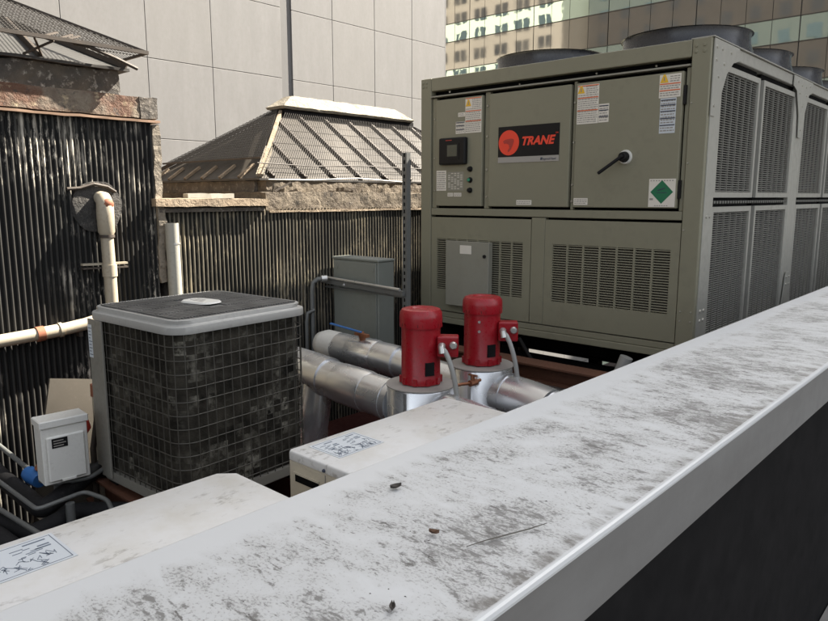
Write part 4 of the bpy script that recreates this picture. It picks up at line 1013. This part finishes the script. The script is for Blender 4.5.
# ------------------------------------------------------------------ things on the tarred wall
vp = thing('vent_pipe', (-4.10, 1.845, -.8), 'cream vent pipe with a rusty capped head on the black corrugated wall', 'pipe')
ux = -4.142
obj('pipe', MB().tube([(ux, 1.842, -.215), (ux, 1.845, -.45), (ux, 1.845, -1.2)], .036, 16), 'pvc', vp, smooth=60)
obj('head', MB().tube([(ux, 1.842, -.225), (ux, 1.842, -.205), (ux, 1.842, -.10), (ux + .004, 1.842, -.04), (ux - .012, 1.84, -.010), (ux - .05, 1.838, -.004)], [.037, .047, .049, .048, .045, .04], 16), 'pvc', vp, smooth=50)
obj('rust_plug', MB().tube([(ux + .014, 1.846, -.040), (ux + .036, 1.850, -.050), (ux + .047, 1.852, -.055)], [.040, .034, .020], 14), 'rust', vp, smooth=50)
obj('collar', MB().tube([(ux, 1.842, -.238), (ux, 1.842, -.222)], .044, 16), 'ironbar', vp, smooth=50)
obj('coupling', MB().tube([(ux, 1.845, -.47), (ux, 1.845, -.40)], .042, 16), 'pvc', vp, smooth=50)
br = obj('bracket', MB().bar((-4.17, 1.695, -.392), (-4.17, 1.965, -.398), .03, .012), 'pvc', vp)
obj('bracket_rail', MB().bar((-4.168, 1.695, -.415), (-4.168, 1.965, -.421), .03, .010), 'ironbar', br)
obj('wall_plate', MB().tube([(-4.197, 1.82, -.06), (-4.183, 1.82, -.06)], .15, 26), 'soot', vp, sub=.05, rough=.010)
obj('plate_edge', MB().tube([(-4.18, 1.65, .045), (-4.175, 1.72, .05), (-4.172, 1.80, .075), (-4.175, 1.88, .06), (-4.18, 1.93, .03)], .010, 7), 'ironbar', vp)
hp = thing('wall_pipe', (-4.09, 1.2, -.80), 'cream pipe with a rusty joint running along the foot of the black corrugated wall', 'pipe')
hx = -4.140
obj('pipe', MB().tube([(hx, .4, -.812), (hx, 1.20, -.772), (hx, 1.43, -.760), (hx, 1.56, -.752), (hx, 1.68, -.738), (hx, 1.80, -.712)], .036, 16), 'pvc', hp, smooth=60)
obj('rusty_collar', MB().tube([(hx, 1.405, -.7615), (hx, 1.445, -.7595)], .043, 16), 'rust', hp, smooth=50)
obj('rusty_sleeve', MB().tube([(hx, 1.446, -.7595), (hx, 1.525, -.7545)], .0375, 16), 'pvc', hp, smooth=50)
obj('collar', MB().tube([(hx, 1.527, -.754), (hx, 1.545, -.7525)], .043, 16), 'pvc', hp, smooth=50)
for y in (.9, 1.65): obj('hanger', MB().bar((-4.19, y, -.765), (-4.14, y, -.765), .02, .09), 'ironbar', hp)
wp = thing('white_stub_pipe', (-4.12, 2.275, FL), 'short white drain pipe standing between the two corrugated walls', 'pipe')
obj('pipe', MB().tube([(-4.145, 2.268, FL), (-4.145, 2.262, -.165)], .042, 18), 'pvc_w', wp, smooth=60)
obj('top_opening', MB().tube([(-4.145, 2.262, -.1645), (-4.145, 2.262, -.162)], .034, 18), 'gap', wp)
for z in (-.30, -1.2): obj('strap', MB().tube([(-4.145, 2.266, z), (-4.145, 2.266, z + .012)], .0435, 18), 'zinc', wp, smooth=50)

# ------------------------------------------------------------------ disconnect box, board, lines
ds = thing('disconnect_box', (-3.27, 1.19, -1.31), 'white electrical disconnect box in front of the leaning plywood', 'switch box')
r_ = R(-4)
def dv(u, v_, z): return Vector((-3.285 + u * math.cos(r_) - v_ * math.sin(r_), 1.19 + u * math.sin(r_) + v_ * math.cos(r_), z))
def dbox(name, u0, u1, v0, v1, z0, z1, m, par, bv=.004):
    c = dv((u0 + u1) / 2, (v0 + v1) / 2, (z0 + z1) / 2); e1 = dv(1, 0, 0) - dv(0, 0, 0); e2 = dv(0, 1, 0) - dv(0, 0, 0)
    return obj(name, MB().obox(c, e1 * (u1 - u0) / 2, e2 * (v1 - v0) / 2, (0, 0, (z1 - z0) / 2)), m, par, bevel=bv)
dbox('body', -.075, .030, -.100, .100, -1.305, -1.036, 'disc_white', ds)
dbox('hood', -.082, .040, -.106, .106, -1.035, -1.000, 'disc_white', ds, .004)
cv = dbox('cover', .031, .045, -.082, .082, -1.290, -1.075, 'disc_white', ds, .006)
sp_ = dbox('warning_sticker', .0455, .047, -.062, .006, -1.130, -1.085, 'black', cv, 0)
for k in range(3): dbox('print', .0475, .048, -.055, -.012 + .01 * (k % 2), -1.122 + k * .012, -1.118 + k * .012, 'strip', sp_, 0)
dbox('cover_latch', .046, .052, -.03, .03, -1.292, -1.283, 'disc_white', cv, 0)
dbox('mounting_post', -.105, -.077, -.03, .03, FL + .001, -1.01, 'strut', ds)
obj('red_tag', MB().tube([(-3.30, 1.305, -1.05), (-3.31, 1.315, -1.09), (-3.33, 1.31, -1.12)], [.012, .016, .010], 8), 'redbit', ds, smooth=60)
bo = obj('plywood_board', MB().prism([(-3.72, 1.31, -.92), (-3.72, 1.52, -.965), (-3.42, 1.52, -1.95), (-3.42, .98, -1.95), (-3.52, 1.12, -1.5)], (-.018, 0, -.004)), 'ply', sub=.2, rough=.003)
tag(bo, 'weathered plywood board leaning behind the white disconnect box', 'board')
ln = thing('conduit_pair', (-3.42, 1.40, FL), 'two brown conduits rising beside the left edge of the round-cornered condenser', 'conduit')
obj('conduit', MB().tube([(-3.44, 1.385, FL), (-3.44, 1.385, -1.25), (-3.43, 1.42, -1.05), (-3.42, 1.445, -.98), (-3.40, 1.46, -.955), (-3.37, 1.46, -.95)], .015, 10), 'ironbar', ln, smooth=60)
obj('conduit', MB().tube([(-3.46, 1.425, FL), (-3.47, 1.425, -1.3), (-3.475, 1.43, -1.0), (-3.46, 1.43, -.93), (-3.43, 1.44, -.90), (-3.38, 1.46, -.89)], .017, 10), 'pvc', ln, smooth=60)
obj('rusty_nut', MB().tube([(-3.475, 1.43, -.99), (-3.472, 1.43, -.93)], .024, 8), 'rust', ln)
def line(pts, r, m, name, label, cat='pipe', extra=None):
    # round the corners a little
    P = [Vector(p) for p in pts]; out = [P[0]]
    for a, b, c in zip(P, P[1:], P[2:]):
        d1 = (a - b); d2 = (c - b); k = min(.035, d1.length * .4, d2.length * .4)
        p0 = b + d1.normalized() * k; p2 = b + d2.normalized() * k
        for s_ in range(5):
            t_ = s_ / 4; out.append(p0 * (1 - t_) ** 2 + b * 2 * t_ * (1 - t_) + p2 * t_ ** 2)
    out.append(P[-1])
    return tag(obj(name, MB().tube(out, r, 12), m, smooth=60), label, cat)
line([(-4.05, 1.06, -1.36), (-3.78, 1.05, -1.38), (-3.24, 1.06, -1.40), (-3.45, 1.40, -1.36), (-3.36, 1.50, -1.36)], .043, 'foam', 'insulated_line', 'thick black insulated line bending below the white disconnect box')
line([(-3.95, .93, -1.44), (-3.45, .90, -1.44), (-3.16, .98, -1.46), (-3.20, 1.20, -1.44), (-3.05, 1.34, -1.44), (-2.9, 1.36, -1.42)], .040, 'foam', 'insulated_line', 'black insulated line curving toward the foot of the round-cornered condenser')
line([(-3.7, .78, -1.46), (-3.27, .86, -1.46), (-2.85, .90, -1.48), (-2.5, .95, -1.5)], .052, 'foam', 'insulated_line', 'thickest black insulated line at the lower left edge behind the near white condenser')
line([(-4.0, 1.0, -1.30), (-3.62, .985, -1.33), (-3.12, 1.00, -1.34), (-3.16, 1.22, -1.34), (-3.02, 1.26, -1.35), (-2.86, 1.22, -1.36)], .010, 'strut', 'metal_conduit', 'thin grey conduit bent in a zigzag over the black lines', 'conduit')
line([(-3.9, .90, -1.36), (-3.45, .91, -1.38), (-3.0, .965, -1.40), (-2.7, .98, -1.42)], .011, 'strut', 'metal_conduit', 'straight thin grey conduit below the zigzag conduit', 'conduit')
line([(-4.1, 1.13, -1.30), (-3.66, 1.13, -1.32), (-3.50, 1.15, -1.34)], .012, 'strut', 'metal_conduit', 'thin grey conduit ending at the blue taped joint', 'conduit')
line([(-3.54, 1.13, -1.36), (-3.36, 1.17, -1.345), (-3.28, 1.30, -1.33), (-3.33, 1.42, -1.31)], .011, 'strut', 'metal_conduit', 'dark thin conduit from the blue joint toward the condenser', 'conduit')
bj = thing('taped_joint', (-3.53, 1.13, -1.40), 'pipe joint wrapped in blue tape beside the white disconnect box', 'joint')
obj('tape', MB().tube([(-3.60, 1.13, -1.345), (-3.55, 1.135, -1.35), (-3.48, 1.14, -1.355)], [.036, .044, .034], 12), 'blue', bj, smooth=60)
obj('copper_end', MB().tube([(-3.52, 1.15, -1.31), (-3.50, 1.17, -1.27)], .02, 8).tube([(-3.47, 1.15, -1.345), (-3.42, 1.19, -1.335)], .013, 8), 'copper', bj, smooth=60)
for k, (x0, x1, y) in enumerate(((-3.9, -2.75, 1.12), (-3.9, -2.75, .86))):
    tag(obj('line_support', MB().box(x0, x1, y - .012, y + .012, -1.53, -1.512), 'zinc'), ('thin steel strip under the black lines nearer the disconnect box', 'thin steel strip under the black lines nearer the near white condenser')[k], 'strip')
tag(obj('line_hanger', MB().tube([(-3.13, 1.14, FL), (-3.13, 1.14, -1.36)], .02, 10), 'strut', smooth=60), 'short grey stub pipe standing among the black lines', 'pipe')

# ------------------------------------------------------------------ litter on the coping
lf = MB()
def leaf(name, x, y, L, wd, rz, m, label):
    mb = MB(); n = 7; vs = []
    for i in range(n):
        t_ = i / (n - 1); ww = wd * math.sin(math.pi * min(.97, max(.06, t_))) ** .8
        for s_ in (-1, 0, 1):
            px = (t_ - .5) * L; py = s_ * ww; pz = .003 + .010 * (t_ - .4) ** 2 + (abs(s_) * .004)
            vs.append((x + px * math.cos(rz) - py * math.sin(rz), y + px * math.sin(rz) + py * math.cos(rz), -.5 + pz))
    fs = [(i * 3 + k, i * 3 + k + 1, i * 3 + k + 4, i * 3 + k + 3) for i in range(n - 1) for k in range(2)]
    o = MB().add(vs + [Vector(v) - Vector((0, 0, .0012)) for v in vs], fs + [tuple(q + n * 3 for q in reversed(f)) for f in fs])
    return tag(obj(name, o, m, smooth=60), label, 'leaf')
leaf('dead_leaf', -.633, .741, .017, .005, R(15), 'leaf', 'curled brown leaf scrap in the middle of the coping')
leaf('dead_leaf', -.545, .560, .020, .004, R(-50), 'grit', 'dark curled leaf scrap at the bottom edge of the coping')
leaf('dead_leaf', -.790, .822, .020, .008, R(60), 'grit', 'dark crumpled leaf scrap near the inner edge of the coping')
tag(obj('twig', MB().tube([(-.572, .742, -.497), (-.562, .775, -.4965), (-.548, .81, -.496), (-.533, .845, -.495), (-.521, .876, -.493)], [.0006, .0009, .0011, .0010, .0006], 6), 'twig', smooth=60), 'thin curved grey twig lying on the coping', 'twig')
rd = random.Random(5); mb = MB()
for i in range(260):
    y = rd.random() ** 1.6 * 3.6 + .25; x = rd.triangular(-.86, -.462, -.58); s_ = rd.uniform(.0004, .0013) * (1 if rd.random() > .06 else 1.7)
    if noise.noise(Vector((x * 5, y * 4, 3.3))) < -.08: continue
    a = rd.uniform(0, 3.14)
    e1 = Vector((math.cos(a), math.sin(a), 0)) * s_ * rd.uniform(.9, 2.4); e2 = Vector((-math.sin(a), math.cos(a), 0)) * s_; c = Vector((x, y, -.4999))
    mb.add([c - e1, c - e1 * .2 - e2, c + e1, c + e1 * .3 + e2 * .9, c + e1 * rd.uniform(-.3, .3) + Vector((0, 0, s_ * .8))], [(0, 1, 4), (1, 2, 4), (2, 3, 4), (3, 0, 4), (3, 2, 1, 0)])
tag(obj('grit', mb, 'grit'), 'dark grit and crumbs scattered over the white coping', 'grit', kind='stuff')
